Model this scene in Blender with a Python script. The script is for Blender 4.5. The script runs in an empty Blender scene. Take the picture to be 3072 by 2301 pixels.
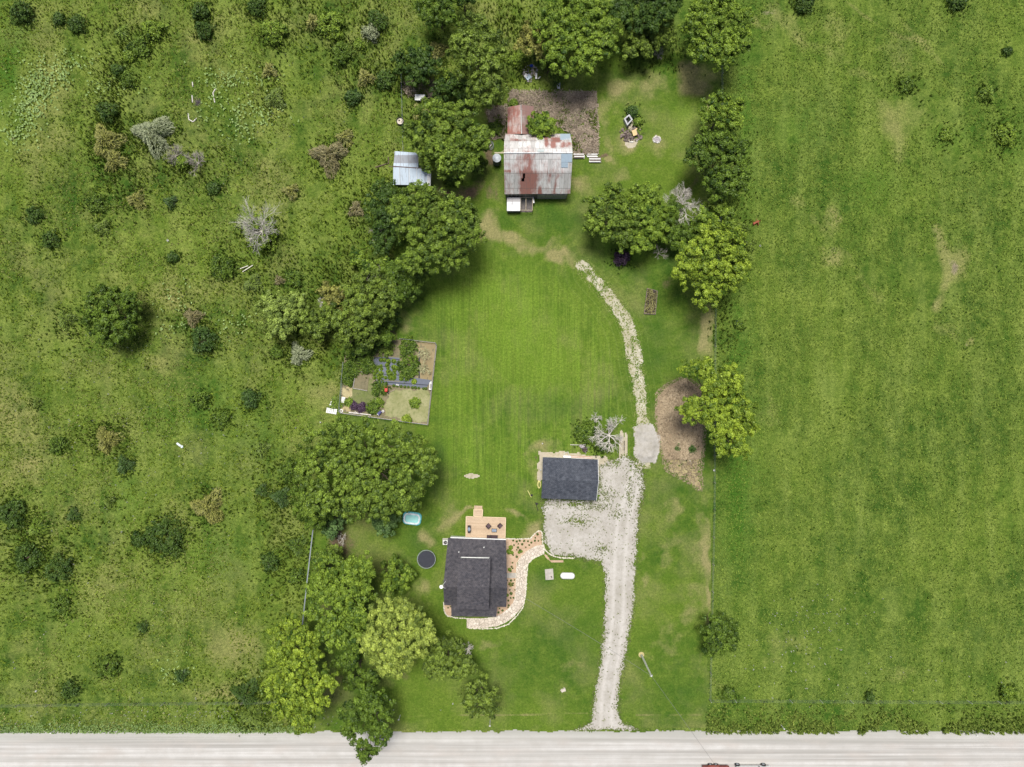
import bpy, math, random
import numpy as np
from mathutils import Vector
R = math.radians
SC = bpy.context.scene
# ------------------------------------------------------------------ camera, sky, sun, exposure
S = 0.055                     # metres per photo pixel (3072 wide) on the ground
CX, CY, H = 1536.0, 1150.5, 3072*S/2*24/18
cam = bpy.data.cameras.new('camera'); cam.lens = 24; cam.sensor_width = 36; cam.clip_end = 6000; cam.clip_start = 1
co = bpy.data.objects.new('camera', cam); SC.collection.objects.link(co)
co.location = (0, 0, H); co.rotation_euler = (0, 0, 0); SC.camera = co
W_ = bpy.data.worlds.new('World'); SC.world = W_; W_.use_nodes = True
nt = W_.node_tree; bg = nt.nodes['Background']
sky = nt.nodes.new('ShaderNodeTexSky'); sky.sky_type = 'NISHITA'; sky.sun_disc = False
SUN_EL, SUN_AZ = 73.0, 350.0      # azimuth clockwise from +Y (top of the picture)
sky.sun_elevation = R(SUN_EL); sky.sun_rotation = R(SUN_AZ)
sky.air_density = 1.0; sky.dust_density = 4.0; sky.ozone_density = 0.6
nt.links.new(sky.outputs[0], bg.inputs[0]); bg.inputs[1].default_value = 0.065
sd = bpy.data.lights.new('sun', 'SUN'); sd.energy = 3.0; sd.angle = R(20); sd.color = (1.0, 0.975, 0.92)
so = bpy.data.objects.new('sun', sd); SC.collection.objects.link(so)
_d = Vector((math.sin(R(SUN_AZ))*math.cos(R(SUN_EL)), math.cos(R(SUN_AZ))*math.cos(R(SUN_EL)), math.sin(R(SUN_EL))))
so.rotation_euler = _d.to_track_quat('Z', 'Y').to_euler(); so.location = _d*200
SC.view_settings.view_transform = 'Standard'; SC.view_settings.look = 'None'
SC.view_settings.exposure = 0.46; SC.view_settings.gamma = 1.0
SC.render.resolution_x = 1024; SC.render.resolution_y = 767

# ------------------------------------------------------------------ picture -> world helpers
def P(sx, sy, h=0.0):
    k = S*(1-h/H); return ((sx-CX)*k, (CY-sy)*k)
Q = 3072/2212
def D(x, y, h=0.0): return P(x*Q, y*Q, h)
def ZF(ox, oy, s): return lambda x, y, h=0.0: P(ox+x*s, oy+y*s, h)
Z2 = ZF(1280, 1500, 400/1657); Z3 = ZF(1440, 280, 400/1744); Z4 = ZF(980, 1000, 360/2057)
Z6 = ZF(1560, 1220, 400/1949); Z7 = ZF(1820, 240, 200/1506); Z8 = ZF(1160, 240, 200/975)
_t = 800/2209
TA = ZF(0, 0, _t); TB = ZF(750, 0, _t); TC = ZF(1500, 0, _t); TDD = ZF(2272, 0, _t)
TE = ZF(0, 570, _t); TF = ZF(750, 570, _t); TG = ZF(1500, 570, _t); TH = ZF(2272, 570, _t)
TI = ZF(0, 1140, _t); TJ = ZF(750, 1140, _t); TK = ZF(1500, 1140, _t)
TM = ZF(0, 1701, _t); TN = ZF(750, 1701, _t); TO = ZF(1500, 1701, _t); TP = ZF(2272, 1701, _t)
SD = S*Q                      # metres per D pixel

# ------------------------------------------------------------------ object helpers
C = SC.collection
def tag(o, label=None, cat=None, group=None, kind=None):
    if label: o['label'] = label
    if cat: o['category'] = cat
    if group: o['group'] = group
    if kind: o['kind'] = kind
    return o
def thing(name, label, cat, loc, group=None, rz=0):
    o = bpy.data.objects.new(name, None); C.objects.link(o); o.empty_display_size = .3
    o.location = (loc[0], loc[1], loc[2] if len(loc) > 2 else 0); o.rotation_euler = (0, 0, rz)
    return tag(o, label, cat, group)
class MB:
    def __init__(s): s.v = []; s.f = []; s.m = []; s.mi = 0
    def add(s, vs, fs):
        n = len(s.v); s.v += [tuple(v) for v in vs]; s.f += [tuple(i+n for i in f) for f in fs]; s.m += [s.mi]*len(fs); return s
    def box(s, c, d, rz=0, rx=0, ry=0):
        from mathutils import Euler
        m = Euler((rx, ry, rz)).to_matrix(); vs = []
        for i in (-.5, .5):
            for j in (-.5, .5):
                for k in (-.5, .5):
                    vs.append(Vector(c)+m @ Vector((i*d[0], j*d[1], k*d[2])))
        return s.add(vs, [(0,1,3,2),(4,6,7,5),(0,4,5,1),(2,3,7,6),(0,2,6,4),(1,5,7,3)])
    def prism(s, poly, z0, z1):
        n = len(poly)
        return s.add([(p[0],p[1],z0) for p in poly]+[(p[0],p[1],z1) for p in poly],
            [tuple(range(n-1,-1,-1)), tuple(range(n,2*n))]+[(i,(i+1)%n,n+(i+1)%n,n+i) for i in range(n)])
    def slab(s, pts, t):
        n = len(pts)
        return s.add([(p[0],p[1],p[2]) for p in pts]+[(p[0],p[1],p[2]-t) for p in pts],
            [tuple(range(n)), tuple(range(2*n-1,n-1,-1))]+[(i,n+i,n+(i+1)%n,(i+1)%n) for i in range(n)])
    def tube(s, a, b, r0, r1=None, n=8, cap=True):
        r1 = r0 if r1 is None else r1
        a = Vector(a); b = Vector(b); d = (b-a)
        if d.length < 1e-6: return s
        d.normalize(); u = d.cross(Vector((0,0,1)))
        if u.length < 1e-3: u = Vector((1,0,0))
        u.normalize(); w = d.cross(u); vs = []
        for c, r in ((a,r0),(b,r1)):
            for i in range(n):
                t = 2*math.pi*i/n; vs.append(c+u*(r*math.cos(t))+w*(r*math.sin(t)))
        fs = [(i,(i+1)%n,n+(i+1)%n,n+i) for i in range(n)]
        if cap: fs += [tuple(range(n-1,-1,-1)), tuple(range(n,2*n))]
        return s.add(vs, fs)
    def path(s, pts, r, n=6):
        for a, b in zip(pts[:-1], pts[1:]): s.tube(a, b, r, r, n)
        return s
    def lathe(s, c, prof, n=24, sx=1, sy=1):
        vs = []; k = len(prof)
        for r, z in prof:
            for i in range(n):
                t = 2*math.pi*i/n; vs.append((c[0]+r*sx*math.cos(t), c[1]+r*sy*math.sin(t), c[2]+z))
        fs = [(j*n+i, j*n+(i+1)%n, (j+1)*n+(i+1)%n, (j+1)*n+i) for j in range(k-1) for i in range(n)]
        if prof[-1][0] > 1e-4: fs.append(tuple((k-1)*n+i for i in range(n)))
        if prof[0][0] > 1e-4: fs.append(tuple(n-1-i for i in range(n)))
        return s.add(vs, fs)
    def rock(s, c, r, rnd, fz=.6):
        prof = [(.0,-.5),(.8,-.4),(1,0),(.75,.5),(0.3,.75)]; n = 6; vs = []
        for q, z in prof:
            for i in range(n):
                t = 2*math.pi*(i+rnd.random()*.4)/n; j = rnd.uniform(.8,1.15)
                vs.append((c[0]+r*q*j*math.cos(t), c[1]+r*q*j*math.sin(t), c[2]+r*fz*z))
        k = len(prof)
        fs = [(j*n+i, j*n+(i+1)%n, (j+1)*n+(i+1)%n, (j+1)*n+i) for j in range(k-1) for i in range(n)]
        fs.append(tuple((k-1)*n+i for i in range(n)))
        return s.add(vs, fs)
    def build(s, name, mat, parent=None, smooth=False, kind=None, label=None):
        me = bpy.data.meshes.new(name)
        off = root_loc(parent)
        me.from_pydata([(v[0]-off[0], v[1]-off[1], v[2]-off[2]) for v in s.v], [], s.f)
        mats = mat if isinstance(mat, (list, tuple)) else [mat]
        for m in mats: me.materials.append(m)
        if len(mats) > 1: me.polygons.foreach_set('material_index', s.m)
        if smooth: me.polygons.foreach_set('use_smooth', [True]*len(me.polygons))
        me.update()
        o = bpy.data.objects.new(name, me); C.objects.link(o)
        if parent: o.parent = parent
        else: o.location = (0,0,0)
        if kind: o['kind'] = kind
        if label: o['label'] = label
        return o
def root_loc(o):
    x = Vector((0,0,0))
    while o is not None: x = x+o.location; o = o.parent
    return x
def npmesh(name, V, F, mat, parent=None, attrs=None, kind=None):
    """V (n,3), F (m,k) numpy; attrs: dict name -> per-vertex floats"""
    off = np.array(root_loc(parent)); k = F.shape[1]
    me = bpy.data.meshes.new(name); me.vertices.add(len(V)); me.loops.add(F.size); me.polygons.add(len(F))
    me.vertices.foreach_set('co', (V-off).astype(np.float32).ravel())
    me.loops.foreach_set('vertex_index', F.astype(np.int32).ravel())
    me.polygons.foreach_set('loop_start', np.arange(0, F.size, k, dtype=np.int32))
    me.update(calc_edges=True)
    for n, a in (attrs or {}).items():
        at = me.attributes.new(n, 'FLOAT', 'POINT'); at.data.foreach_set('value', a.astype(np.float32).ravel())
    me.materials.append(mat)
    o = bpy.data.objects.new(name, me); C.objects.link(o); o.parent = parent
    if kind: o['kind'] = kind
    return o
def copy_thing(o, loc, rz=None, sc=None, label=None):
    c = o.copy(); C.objects.link(c); c.location = loc
    if rz is not None: c.rotation_euler = (0,0,rz)
    if sc is not None: c.scale = (sc,sc,sc)
    if label: c['label'] = label
    for ch in list(o.children):
        d = ch.copy(); C.objects.link(d); d.parent = c
        for g in list(ch.children):
            e = g.copy(); C.objects.link(e); e.parent = d
    return c

# ------------------------------------------------------------------ noise and polygons in numpy
def vnoise(X, Y, cell, seed):
    rs = np.random.RandomState(seed); G = rs.rand(256, 256)
    x = X/cell; y = Y/cell; xi = np.floor(x).astype(int); yi = np.floor(y).astype(int)
    fx = x-xi; fy = y-yi; fx = fx*fx*(3-2*fx); fy = fy*fy*(3-2*fy)
    g = lambda a, b: G[a % 256, b % 256]
    return (g(xi,yi)*(1-fx)+g(xi+1,yi)*fx)*(1-fy)+(g(xi,yi+1)*(1-fx)+g(xi+1,yi+1)*fx)*fy
def fbm(X, Y, cell, seed, o=4):
    a = 0; t = 0
    for i in range(o): a = a+vnoise(X, Y, cell/2**i, seed+i)*.5**i; t += .5**i
    return a/t
def inside(poly, X, Y):
    r = np.zeros(X.shape, bool); n = len(poly)
    for i in range(n):
        x0, y0 = poly[i]; x1, y1 = poly[(i+1) % n]
        if y0 == y1: continue
        c = ((y0 > Y) != (y1 > Y)) & (X < (x1-x0)*(Y-y0)/(y1-y0)+x0); r ^= c
    return r
def segd(pts, X, Y, closed=False):
    d = np.full(X.shape, 1e9); n = len(pts)
    for i in range(n if closed else n-1):
        x0, y0 = pts[i]; x1, y1 = pts[(i+1) % n]; dx, dy = x1-x0, y1-y0
        t = np.clip(((X-x0)*dx+(Y-y0)*dy)/(dx*dx+dy*dy+1e-9), 0, 1)
        d = np.minimum(d, np.hypot(X-x0-t*dx, Y-y0-t*dy))
    return d
def sdf(poly, X, Y):            # positive inside
    d = segd(poly, X, Y, True); return np.where(inside(poly, X, Y), d, -d)
def spots(L, X, Y, f=D):
    r = np.zeros(X.shape)
    if len(L) > 15 and X.size > 5000:      # ragged, natural outlines
        X, Y = X+(fbm(X, Y, 3.5, 301, 4)-.5)*5, Y+(fbm(X, Y, 3.5, 311, 4)-.5)*5
    for x, y, rx, ry, a in L:
        wx, wy = f(x, y); r = np.maximum(r, a*np.exp(-((X-wx)/(rx*SD))**2-((Y-wy)/(ry*SD))**2))
    return r
def sheet(name, x0, x1, y0, y1, cell, fn, z, mat, attrf=None, kind='structure', zf=None):
    xs = np.arange(x0, x1+cell, cell); ys = np.arange(y0, y1+cell, cell)
    Xc, Yc = np.meshgrid((xs[:-1]+xs[1:])/2, (ys[:-1]+ys[1:])/2)
    keep = fn(Xc, Yc); X, Y = np.meshgrid(xs, ys); nx = len(xs)
    j, i = np.nonzero(keep); a = j*nx+i
    F = np.stack([a, a+1, a+nx+1, a+nx], 1); u, inv = np.unique(F, return_inverse=True); F = inv.reshape(F.shape)
    x = X.ravel()[u]; y = Y.ravel()[u]; zz = np.full(len(u), z) if zf is None else z+zf(x, y)
    return npmesh(name, np.stack([x, y, zz], 1), F, mat, None, attrf(x, y) if attrf else None, kind)

# ------------------------------------------------------------------ materials
def mat(name, rough=.9):
    m = bpy.data.materials.new(name); m.use_nodes = True; b = m.node_tree.nodes['Principled BSDF']
    b.inputs['Roughness'].default_value = rough; b.inputs['Specular IOR Level'].default_value = .25
    return m, m.node_tree, b
class NG:
    def __init__(s, t): s.t = t; s.co = t.nodes.new('ShaderNodeTexCoord').outputs['Object']
    def n(s, ty, **k):
        x = s.t.nodes.new(ty)
        for a, b in k.items(): setattr(x, a, b)
        return x
    def L(s, a, b): s.t.links.new(a, b)
    def put(s, v, sock):
        if hasattr(v, 'links'): s.L(v, sock)
        else: sock.default_value = v
    def mapped(s, scale=(1,1,1), rot=(0,0,0), src=None):
        m = s.n('ShaderNodeMapping'); m.inputs['Scale'].default_value = scale; m.inputs['Rotation'].default_value = rot
        s.L(src or s.co, m.inputs['Vector']); return m.outputs[0]
    def noise(s, scale, det=4, rough=.55, vec=None, dist=0):
        x = s.n('ShaderNodeTexNoise'); x.inputs['Scale'].default_value = scale; x.inputs['Detail'].default_value = det
        x.inputs['Roughness'].default_value = rough; x.inputs['Distortion'].default_value = dist
        s.L(vec or s.co, x.inputs['Vector']); return x.outputs['Fac']
    def ramp(s, fac, a, b, lo=0.0, hi=1.0):
        x = s.n('ShaderNodeMapRange'); x.clamp = True
        s.L(fac, x.inputs[0]); x.inputs[1].default_value = a; x.inputs[2].default_value = b
        x.inputs[3].default_value = lo; x.inputs[4].default_value = hi; return x.outputs[0]
    def mix(s, f, a, b, mode='MIX'):
        x = s.n('ShaderNodeMix', data_type='RGBA', blend_type=mode)
        s.put(f, x.inputs[0])
        for v, k in ((a, 6), (b, 7)):
            if hasattr(v, 'links'): s.L(v, x.inputs[k])
            else: x.inputs[k].default_value = (*v, 1)
        return x.outputs[2]
    def math(s, op, a, b=0.0, c=None):
        x = s.n('ShaderNodeMath', operation=op); s.put(a, x.inputs[0]); s.put(b, x.inputs[1])
        if c is not None: s.put(c, x.inputs[2])
        return x.outputs[0]
    def attr(s, n):
        x = s.n('ShaderNodeAttribute'); x.attribute_name = n; return x.outputs['Fac']
    def bump(s, h, strength, dist, b):
        x = s.n('ShaderNodeBump'); x.inputs['Strength'].default_value = strength; x.inputs['Distance'].default_value = dist
        s.L(h, x.inputs['Height']); s.L(x.outputs[0], b.inputs['Normal'])
_mc = {}
def plain(name, col, rough=.7, metal=0.0, var=.25, scale=3.0, bump=0):
    if name in _mc: return _mc[name]
    m, t, b = mat(name, rough); g = NG(t); b.inputs['Metallic'].default_value = metal
    n = g.noise(scale, 5, .6); c2 = tuple(c*(1-var) for c in col); c1 = tuple(min(1, c*(1+var*.6)) for c in col)
    g.L(g.mix(g.ramp(n, .3, .7), c2, c1), b.inputs['Base Color'])
    if bump: g.bump(g.noise(scale*6, 4), .5, bump, b)
    _mc[name] = m; return m
def leafmat(name, dark, light, trans=.12, rough=.5):
    if name in _mc: return _mc[name]
    m, t, b = mat(name, rough); g = NG(t); out = t.nodes['Material Output']
    v = g.attr('v'); n = g.noise(.35, 3)
    f = g.math('ADD', g.math('MULTIPLY', g.math('POWER', v, 1.25), .85), g.math('MULTIPLY', g.ramp(n, .3, .7), .25))
    c = g.mix(f, dark, light); g.L(c, b.inputs['Base Color'])
    tr = g.n('ShaderNodeBsdfTranslucent'); g.L(g.mix(1.0, c, (1.0, 1.0, .45), 'MULTIPLY'), tr.inputs[0])
    ms = g.n('ShaderNodeMixShader'); ms.inputs[0].default_value = trans
    g.L(b.outputs[0], ms.inputs[1]); g.L(tr.outputs[0], ms.inputs[2]); g.L(ms.outputs[0], out.inputs[0])
    _mc[name] = m; return m

def grass_mat(name, A, B, Cc, dryc, soilc, speck=.5, stripes=False):
    m, t, b = mat(name, .95); g = NG(t); b.inputs['Specular IOR Level'].default_value = .1
    big = g.noise(.045, 5, .6); mid = g.noise(.32, 5, .62); fine = g.noise(2.6, 4, .7); vf = g.noise(7.0, 2, .6)
    warm = g.noise(.11, 4, .6)
    c = g.mix(g.ramp(big, .42, .58), A, B)
    c = g.mix(g.ramp(mid, .40, .72, 0, .62), c, Cc); c = g.mix(g.ramp(g.noise(.9, 4, .65), .48, .66, 0, .55), c, Cc)
    c = g.mix(g.math('MULTIPLY', g.ramp(warm, .48, .70, 0, .6), g.attr('west')), c, dryc)
    else_streak = g.noise(1.0, 5, .62, g.mapped((.30, .06, 1), (0, 0, R(42))))
    if not stripes: c = g.mix(g.ramp(else_streak, .47, .66, 0, .5), c, (.19, .25, .055)); c = g.mix(g.ramp(else_streak, .30, .44, .55, 0), c, (.032, .085, .010))
    if stripes:
        st = g.noise(1.0, 3, .5, g.mapped((1.7, .05, 1))); st2 = g.noise(1.0, 2, .5, g.mapped((4.5, .12, 1)))
        k = g.attr('stripe')
        f = g.math('MULTIPLY', g.ramp(st, .42, .72, 0, .75), k); c = g.mix(f, c, (.125, .215, .022))
        f = g.math('MULTIPLY', g.ramp(st2, .48, .75, 0, .6), k); c = g.mix(f, c, (.16, .245, .035))
        # curved passes of the mower along the track
        px = g.attr('arc'); cmb = g.n('ShaderNodeCombineXYZ'); g.L(px, cmb.inputs[0]); 
        s3 = g.noise(2.2, 2, .5, cmb.outputs[0]); f = g.math('MULTIPLY', g.ramp(s3, .5, .7, 0, .6), g.attr('arck')); c = g.mix(f, c, (.18,.25,.06))
        c = g.mix(g.attr('bright'), c, (.14, .235, .025))
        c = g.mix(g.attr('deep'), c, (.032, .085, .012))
    d = g.math('ADD', g.attr('dry'), g.math('MULTIPLY', g.math('SUBTRACT', mid, .5), 1.1))
    d = g.math('MULTIPLY', g.ramp(d, .25, .8, 0, .85), g.ramp(g.attr('dry'), 0.02, .3))
    c = g.mix(d, c, dryc)
    if not stripes:
        c = g.mix(g.math('MULTIPLY', g.attr('lush'), .75), c, (.038, .118, .010))
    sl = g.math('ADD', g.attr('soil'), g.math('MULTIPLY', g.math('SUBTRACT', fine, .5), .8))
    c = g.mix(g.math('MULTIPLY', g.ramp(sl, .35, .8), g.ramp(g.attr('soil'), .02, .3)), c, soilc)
    lo = g.mix(1.0, c, (.50, .55, .50), 'MULTIPLY'); hi = g.mix(1.0, c, (1.75, 1.6, 1.7), 'MULTIPLY')
    c2 = g.mix(g.ramp(fine, .3, .72), lo, hi); c = g.mix(g.math('MULTIPLY', g.ramp(mid, .35, .6, .55, 1.0), speck), c, c2)
    lo = g.mix(1.0, c, (.62, .66, .6), 'MULTIPLY'); hi = g.mix(1.0, c, (1.5, 1.42, 1.5), 'MULTIPLY')
    c2 = g.mix(g.ramp(vf, .33, .67), lo, hi); c = g.mix(speck*.9, c, c2)
    g.L(c, b.inputs['Base Color'])
    hsum = g.math('ADD', fine, g.math('MULTIPLY', vf, .5)); g.bump(hsum, .9, .25 if not stripes else .10, b)
    return m
M_past = grass_mat('pasture_grass', (.086,.142,.018), (.036,.082,.010), (.178,.240,.042), (.215,.225,.075), (.22,.19,.13), .8)
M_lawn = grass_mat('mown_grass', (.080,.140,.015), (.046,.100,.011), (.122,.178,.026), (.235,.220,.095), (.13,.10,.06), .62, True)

def gravel_mat(name, a, b_, cdark, streak=False):
    m, t, b = mat(name, .95); g = NG(t)
    n = g.noise(.4, 5, .6); f = g.noise(9, 4, .7); f2 = g.noise(2.0, 4, .7)
    c = g.mix(g.ramp(n, .35, .65), a, b_)
    if streak:
        s = g.noise(1.0, 5, .55, g.mapped((.012, .9, 1))); c = g.mix(g.ramp(s, .40, .58), cdark, c)
        s = g.noise(1.0, 4, .5, g.mapped((.03, 3.2, 1))); c = g.mix(g.ramp(s, .5, .75, 0, .45), c, (.70,.69,.67))
        s = g.noise(1.0, 3, .5, g.mapped((.2, .5, 1))); c = g.mix(g.ramp(s, .5, .72, 0, .5), c, (.47,.42,.38))
        sh = g.attr('shoulder'); c = g.mix(g.math('MULTIPLY', sh, .85), c, (.37,.37,.33))
    else:
        c = g.mix(g.ramp(f2, .48, .72, 0, .8), c, cdark); c = g.mix(g.ramp(g.noise(.18, 4, .6), .5, .7, 0, .45), c, cdark)
    if not streak: c = g.mix(g.math('MULTIPLY', g.attr('wheel'), .4), c, (.64,.61,.575))
    c = g.mix(g.ramp(f, .35, .7, .0, .35), c, cdark); g.L(c, b.inputs['Base Color']); g.bump(f, .5, .05, b)
    return m
M_road = gravel_mat('road_gravel', (.46,.44,.41), (.56,.545,.52), (.34,.325,.30), True)
M_drive = gravel_mat('drive_gravel', (.39,.365,.325), (.50,.475,.44), (.29,.27,.22))
M_track = gravel_mat('track_gravel', (.40,.37,.26), (.56,.53,.44), (.24,.23,.11))
M_mulch = gravel_mat('brown_mulch', (.33,.25,.16), (.46,.37,.25), (.20,.145,.09))
M_straw = gravel_mat('straw', (.42,.35,.18), (.48,.42,.24), (.26,.21,.10))
M_sand = gravel_mat('sand', (.46,.40,.31), (.52,.47,.38), (.30,.27,.16))
M_bed = gravel_mat('bed_mulch', (.50,.36,.24), (.56,.42,.30), (.34,.22,.14))
M_soil = gravel_mat('garden_soil', (.20,.17,.10), (.25,.22,.13), (.11,.10,.06))

# ------------------------------------------------------------------ ground outlines
dl = lambda L, f=D: [f(*p) for p in L]
LAWN = dl([(672,1577),(1240,1577),(1528,1572),(1531,1400),(1539,1000),(1541,680),(1556,400),(1556,112),(1292,112),(1292,335),(1240,330),
           (1090,335),(1090,228),(1050,228),(960,300),(860,480),(830,700),(740,740),(735,915),(700,912),(668,1150),(652,1340)])
DRIVE = dl([(1173,1078),(1292,1082),(1293,1010),(1330,990),(1352,985),(1383,1000),(1392,1020),(1390,1062),(1380,1110),(1374,1200),(1370,1300),(1353,1400),(1340,1480),
            (1334,1530),(1343,1560),(1378,1577),(1240,1578),(1278,1560),(1284,1500),(1298,1420),(1306,1330),(1308,1240),(1298,1214),(1240,1202),(1190,1200),(1173,1160)])
TRACK = dl([(1255,572),(1272,590),(1310,632),(1346,680),(1364,730),(1372,790),(1383,850),(1388,900),(1388,960),(1390,1010)])
FAINT = dl([(1040,470),(1060,505),(1130,525),(1200,548),(1255,572)])
DCL = dl([(1385,1000),(1365,1060),(1345,1130),(1338,1230),(1335,1330),(1325,1420),(1312,1500),(1308,1577)])
HEAP = dl([(1370,925),(1385,915),(1410,917),(1424,942),(1426,975),(1415,1000),(1385,1002),(1370,985)])
MOUND = dl([(1423,850),(1445,832),(1480,818),(1515,840),(1520,900),(1518,960),(1512,1010),(1512,1056),(1490,1040),(1440,1012),(1428,960),(1418,900)])
ROADY = P(0, 2194)[1]; ROADS = ROADY-8.7

# ground: one sheet to the horizon, fine inside the frame, with tall-grass relief in the pastures
def graded(lo, hi, c):
    a = list(np.arange(lo, hi+c, c)); s = c; x = a[-1]; out = []
    while x < 2600: s *= 1.35; x += s; out.append(x)
    s = c; y = a[0]; pre = []
    while y > -2600: s *= 1.35; y -= s; pre.append(y)
    return np.array(pre[::-1]+a+out)
gx = graded(-92, 92, .34); gy = graded(-72, 72, .34)
GX, GY = np.meshgrid(gx, gy); gX = GX.ravel(); gY = GY.ravel()
lawn_sd = sdf(LAWN, gX, gY)
road_d = np.maximum(gY-ROADY-.3, ROADS-.3-gY)
out = np.clip(np.minimum(-lawn_sd, road_d)-.2, 0, 1.2)/1.2
west = 1/(1+np.exp((gX-D(1300,0)[0])/4))
nz = fbm(gX, gY, 1.6, 5, 3); nb = fbm(gX, gY, 9, 15, 3)
gz = -.03+out*(.03+.02+(np.clip(nz-.45, 0, 1)**1.2)*(.55*west+.30)*(.35+nb))
DRY_P = [(120,220,60,50,.55),(30,900,60,70,.6),(60,1010,70,40,.6),(700,850,40,40,.6),(520,1400,60,50,.65),(480,1500,60,30,.8),(620,560,50,50,.3),(330,780,60,40,.5),
         (1800,470,25,20,.9),(1790,545,18,20,1.0),(2060,560,30,50,.85),(2090,740,14,12,.9),(1800,60,60,30,.5),(1950,120,60,40,.55),(1970,250,70,60,.45),(1640,40,25,20,.7),(2050,700,30,30,.5),
         (1620,180,30,60,.3),(1700,1400,80,60,.4),(1950,1450,60,40,.4),(250,1260,70,40,.4),(420,90,30,20,.7),(560,380,50,60,.35),(750,250,60,50,.3),(380,640,60,50,.4),(1560,1480,40,30,.4),(1660,900,30,60,.4)]
LUSH_SHADE_P = [(10,150,35,90,1.0),(30,60,40,40,.7),(230,370,50,40,.4),(470,1200,70,60,.6),(440,870,60,60,.5),(560,950,50,60,.6),(270,1080,60,50,.5),(1600,1050,40,200,.8),(1600,760,40,50,.7),(1580,660,30,50,.7),  # lush growth; the first spot paints a teal shadow at the left edge
          (1720,280,60,50,.4),(2180,300,40,60,.3),(1880,400,70,50,.5),(2050,300,40,30,.5),(1610,240,20,200,.6),(560,560,40,20,.5),(350,900,50,40,.5),(140,1350,50,40,.3),(1700,1550,160,10,.4),(500,1560,120,10,.5)]
SOIL_P = [(425,215,16,14,.5),(1800,540,8,8,.45),(2062,580,8,16,.5),(2088,745,5,6,.6),(28,300,8,8,.6),(1655,28,20,6,.5),(1820,260,20,4,.3),(920,185,30,20,.8),(1545,165,14,50,.8),(1300,790,1,1,0),(1765,615,5,5,.2)]
ditch = np.exp(-((gY-D(0,1524)[1])/(9*SD))**2)
npz = dict(dry=np.clip(spots(DRY_P, gX, gY)+.28*west*(fbm(gX, gY, 14, 40)-.35)*2, 0, 1), lush=np.clip(spots(LUSH_SHADE_P, gX, gY)+.18*ditch+.22*(1-west)*fbm(gX, gY, 20, 77), 0, 1), soil=spots(SOIL_P, gX, gY), west=.12+.88*west)
TRL = [(dl([(640,-60),(880,130),(1040,230),(1200,310),(1420,340)], TDD), .35, .5), (dl([(130,60),(400,400),(640,470),(960,700),(1080,1000),(1180,1300)], TDD), 1.6, .5), (dl([(1480,320),(1560,560),(1650,640),(1560,760),(1480,960)], TH), .9, .7), (dl([(300,60),(500,330),(700,520),(1000,900)], TH), 1.6, .35), (dl([(1000,-40),(1500,500),(1640,620)], TDD), .6, .3)]
for l_, w_, a_ in TRL:
    e_ = a_*np.exp(-(segd(l_, gX, gY)/w_)**2)*(.2+1.4*fbm(gX, gY, 2.5, 93)); npz['dry'] = np.clip(npz['dry']+e_, 0, 1); npz['soil'] = np.clip(npz['soil']+e_*.45, 0, 1)
nx = len(gx); jj, ii = np.mgrid[0:len(gy)-1, 0:nx-1]; a = (jj*nx+ii).ravel()
npmesh('ground', np.stack([gX, gY, gz], 1), np.stack([a, a+1, a+nx+1, a+nx], 1), M_past, None, npz, 'structure')

# lawn
DRY_L = [(1052,500,26,30,.6),(1100,515,44,16,.5),(1160,535,42,14,.5),(1215,560,32,16,.6),(1045,470,18,18,.5),(1500,170,40,30,.75),(1530,225,14,40,.9),(1340,200,30,40,.5),(1310,250,22,90,.35),(1400,180,60,30,.4),
         (1530,720,14,60,.8),(1526,700,8,14,.9),(1526,1250,12,160,.75),(1515,1150,20,80,.4),(1450,1100,25,30,.4),(1440,1200,30,90,.3),(1140,1150,25,30,.75),(1110,1112,22,8,.5),(970,1118,22,25,.6),(990,1108,26,8,.6),(930,1160,22,25,.55),(1010,1105,20,6,.7),
         (1390,1240,10,120,.3),(1060,1400,40,18,.5),(1000,1345,20,8,.5),(900,1280,30,50,.35),(1185,960,40,20,.45),(1150,1020,20,60,.35),
         (1350,380,40,30,.3),(1420,330,40,40,.35),(1250,400,30,20,.5),(1310,340,12,12,.8),(1240,1450,60,50,.2),(1510,1300,22,60,.4),(1440,1390,70,60,.25),(880,700,30,40,.35),(860,770,30,30,.5),(1350,300,20,30,.6)]
SOIL_SHADE_L = [(1060,400,14,40,.6),(1540,135,12,16,.45),(1500,500,20,30,.5),(1440,600,24,20,.5),(840,720,16,30,.8),(740,1190,40,34,.9),(1500,400,12,40,.5),(700,1300,30,60,.6),(870,1440,30,20,.4),(1010,400,35,22,1.0),(960,405,25,14,.9),(1075,420,10,30,.7),(745,1165,28,28,.85),(720,1130,30,20,.7),(700,1210,30,30,.6),(1295,330,12,8,.7),(700,1480,40,30,.5),(1065,240,20,50,1.0),(1060,320,20,40,.8),(880,430,10,10,.7),(1165,982,6,6,.7),(1335,700,5,5,.2)]  # bare soil, with brown shade near the trees painted in as well
BR_L = [(1120,700,60,120,.5),(1180,760,60,110,.4),(1060,620,60,50,.3),(990,880,25,70,.35),(1480,250,30,50,.4),(1020,960,60,60,.3)]
DP_L = [(1200,470,70,30,.5),(1330,560,60,40,.4),(1430,560,40,30,.5),(1200,880,110,30,.35),(1420,760,60,80,.4),(1250,1370,70,70,.4),(1470,1500,70,40,.35),(870,905,90,8,.6),(950,980,14,60,.5),(900,1170,35,30,.45),(1180,1250,30,30,.4),(1450,1060,30,30,.35),(1100,1440,80,70,.25),(1180,180,60,12,.6),(1090,470,20,20,.4)]  # deeper green lawn; spots beside the trees are painted shade
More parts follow.
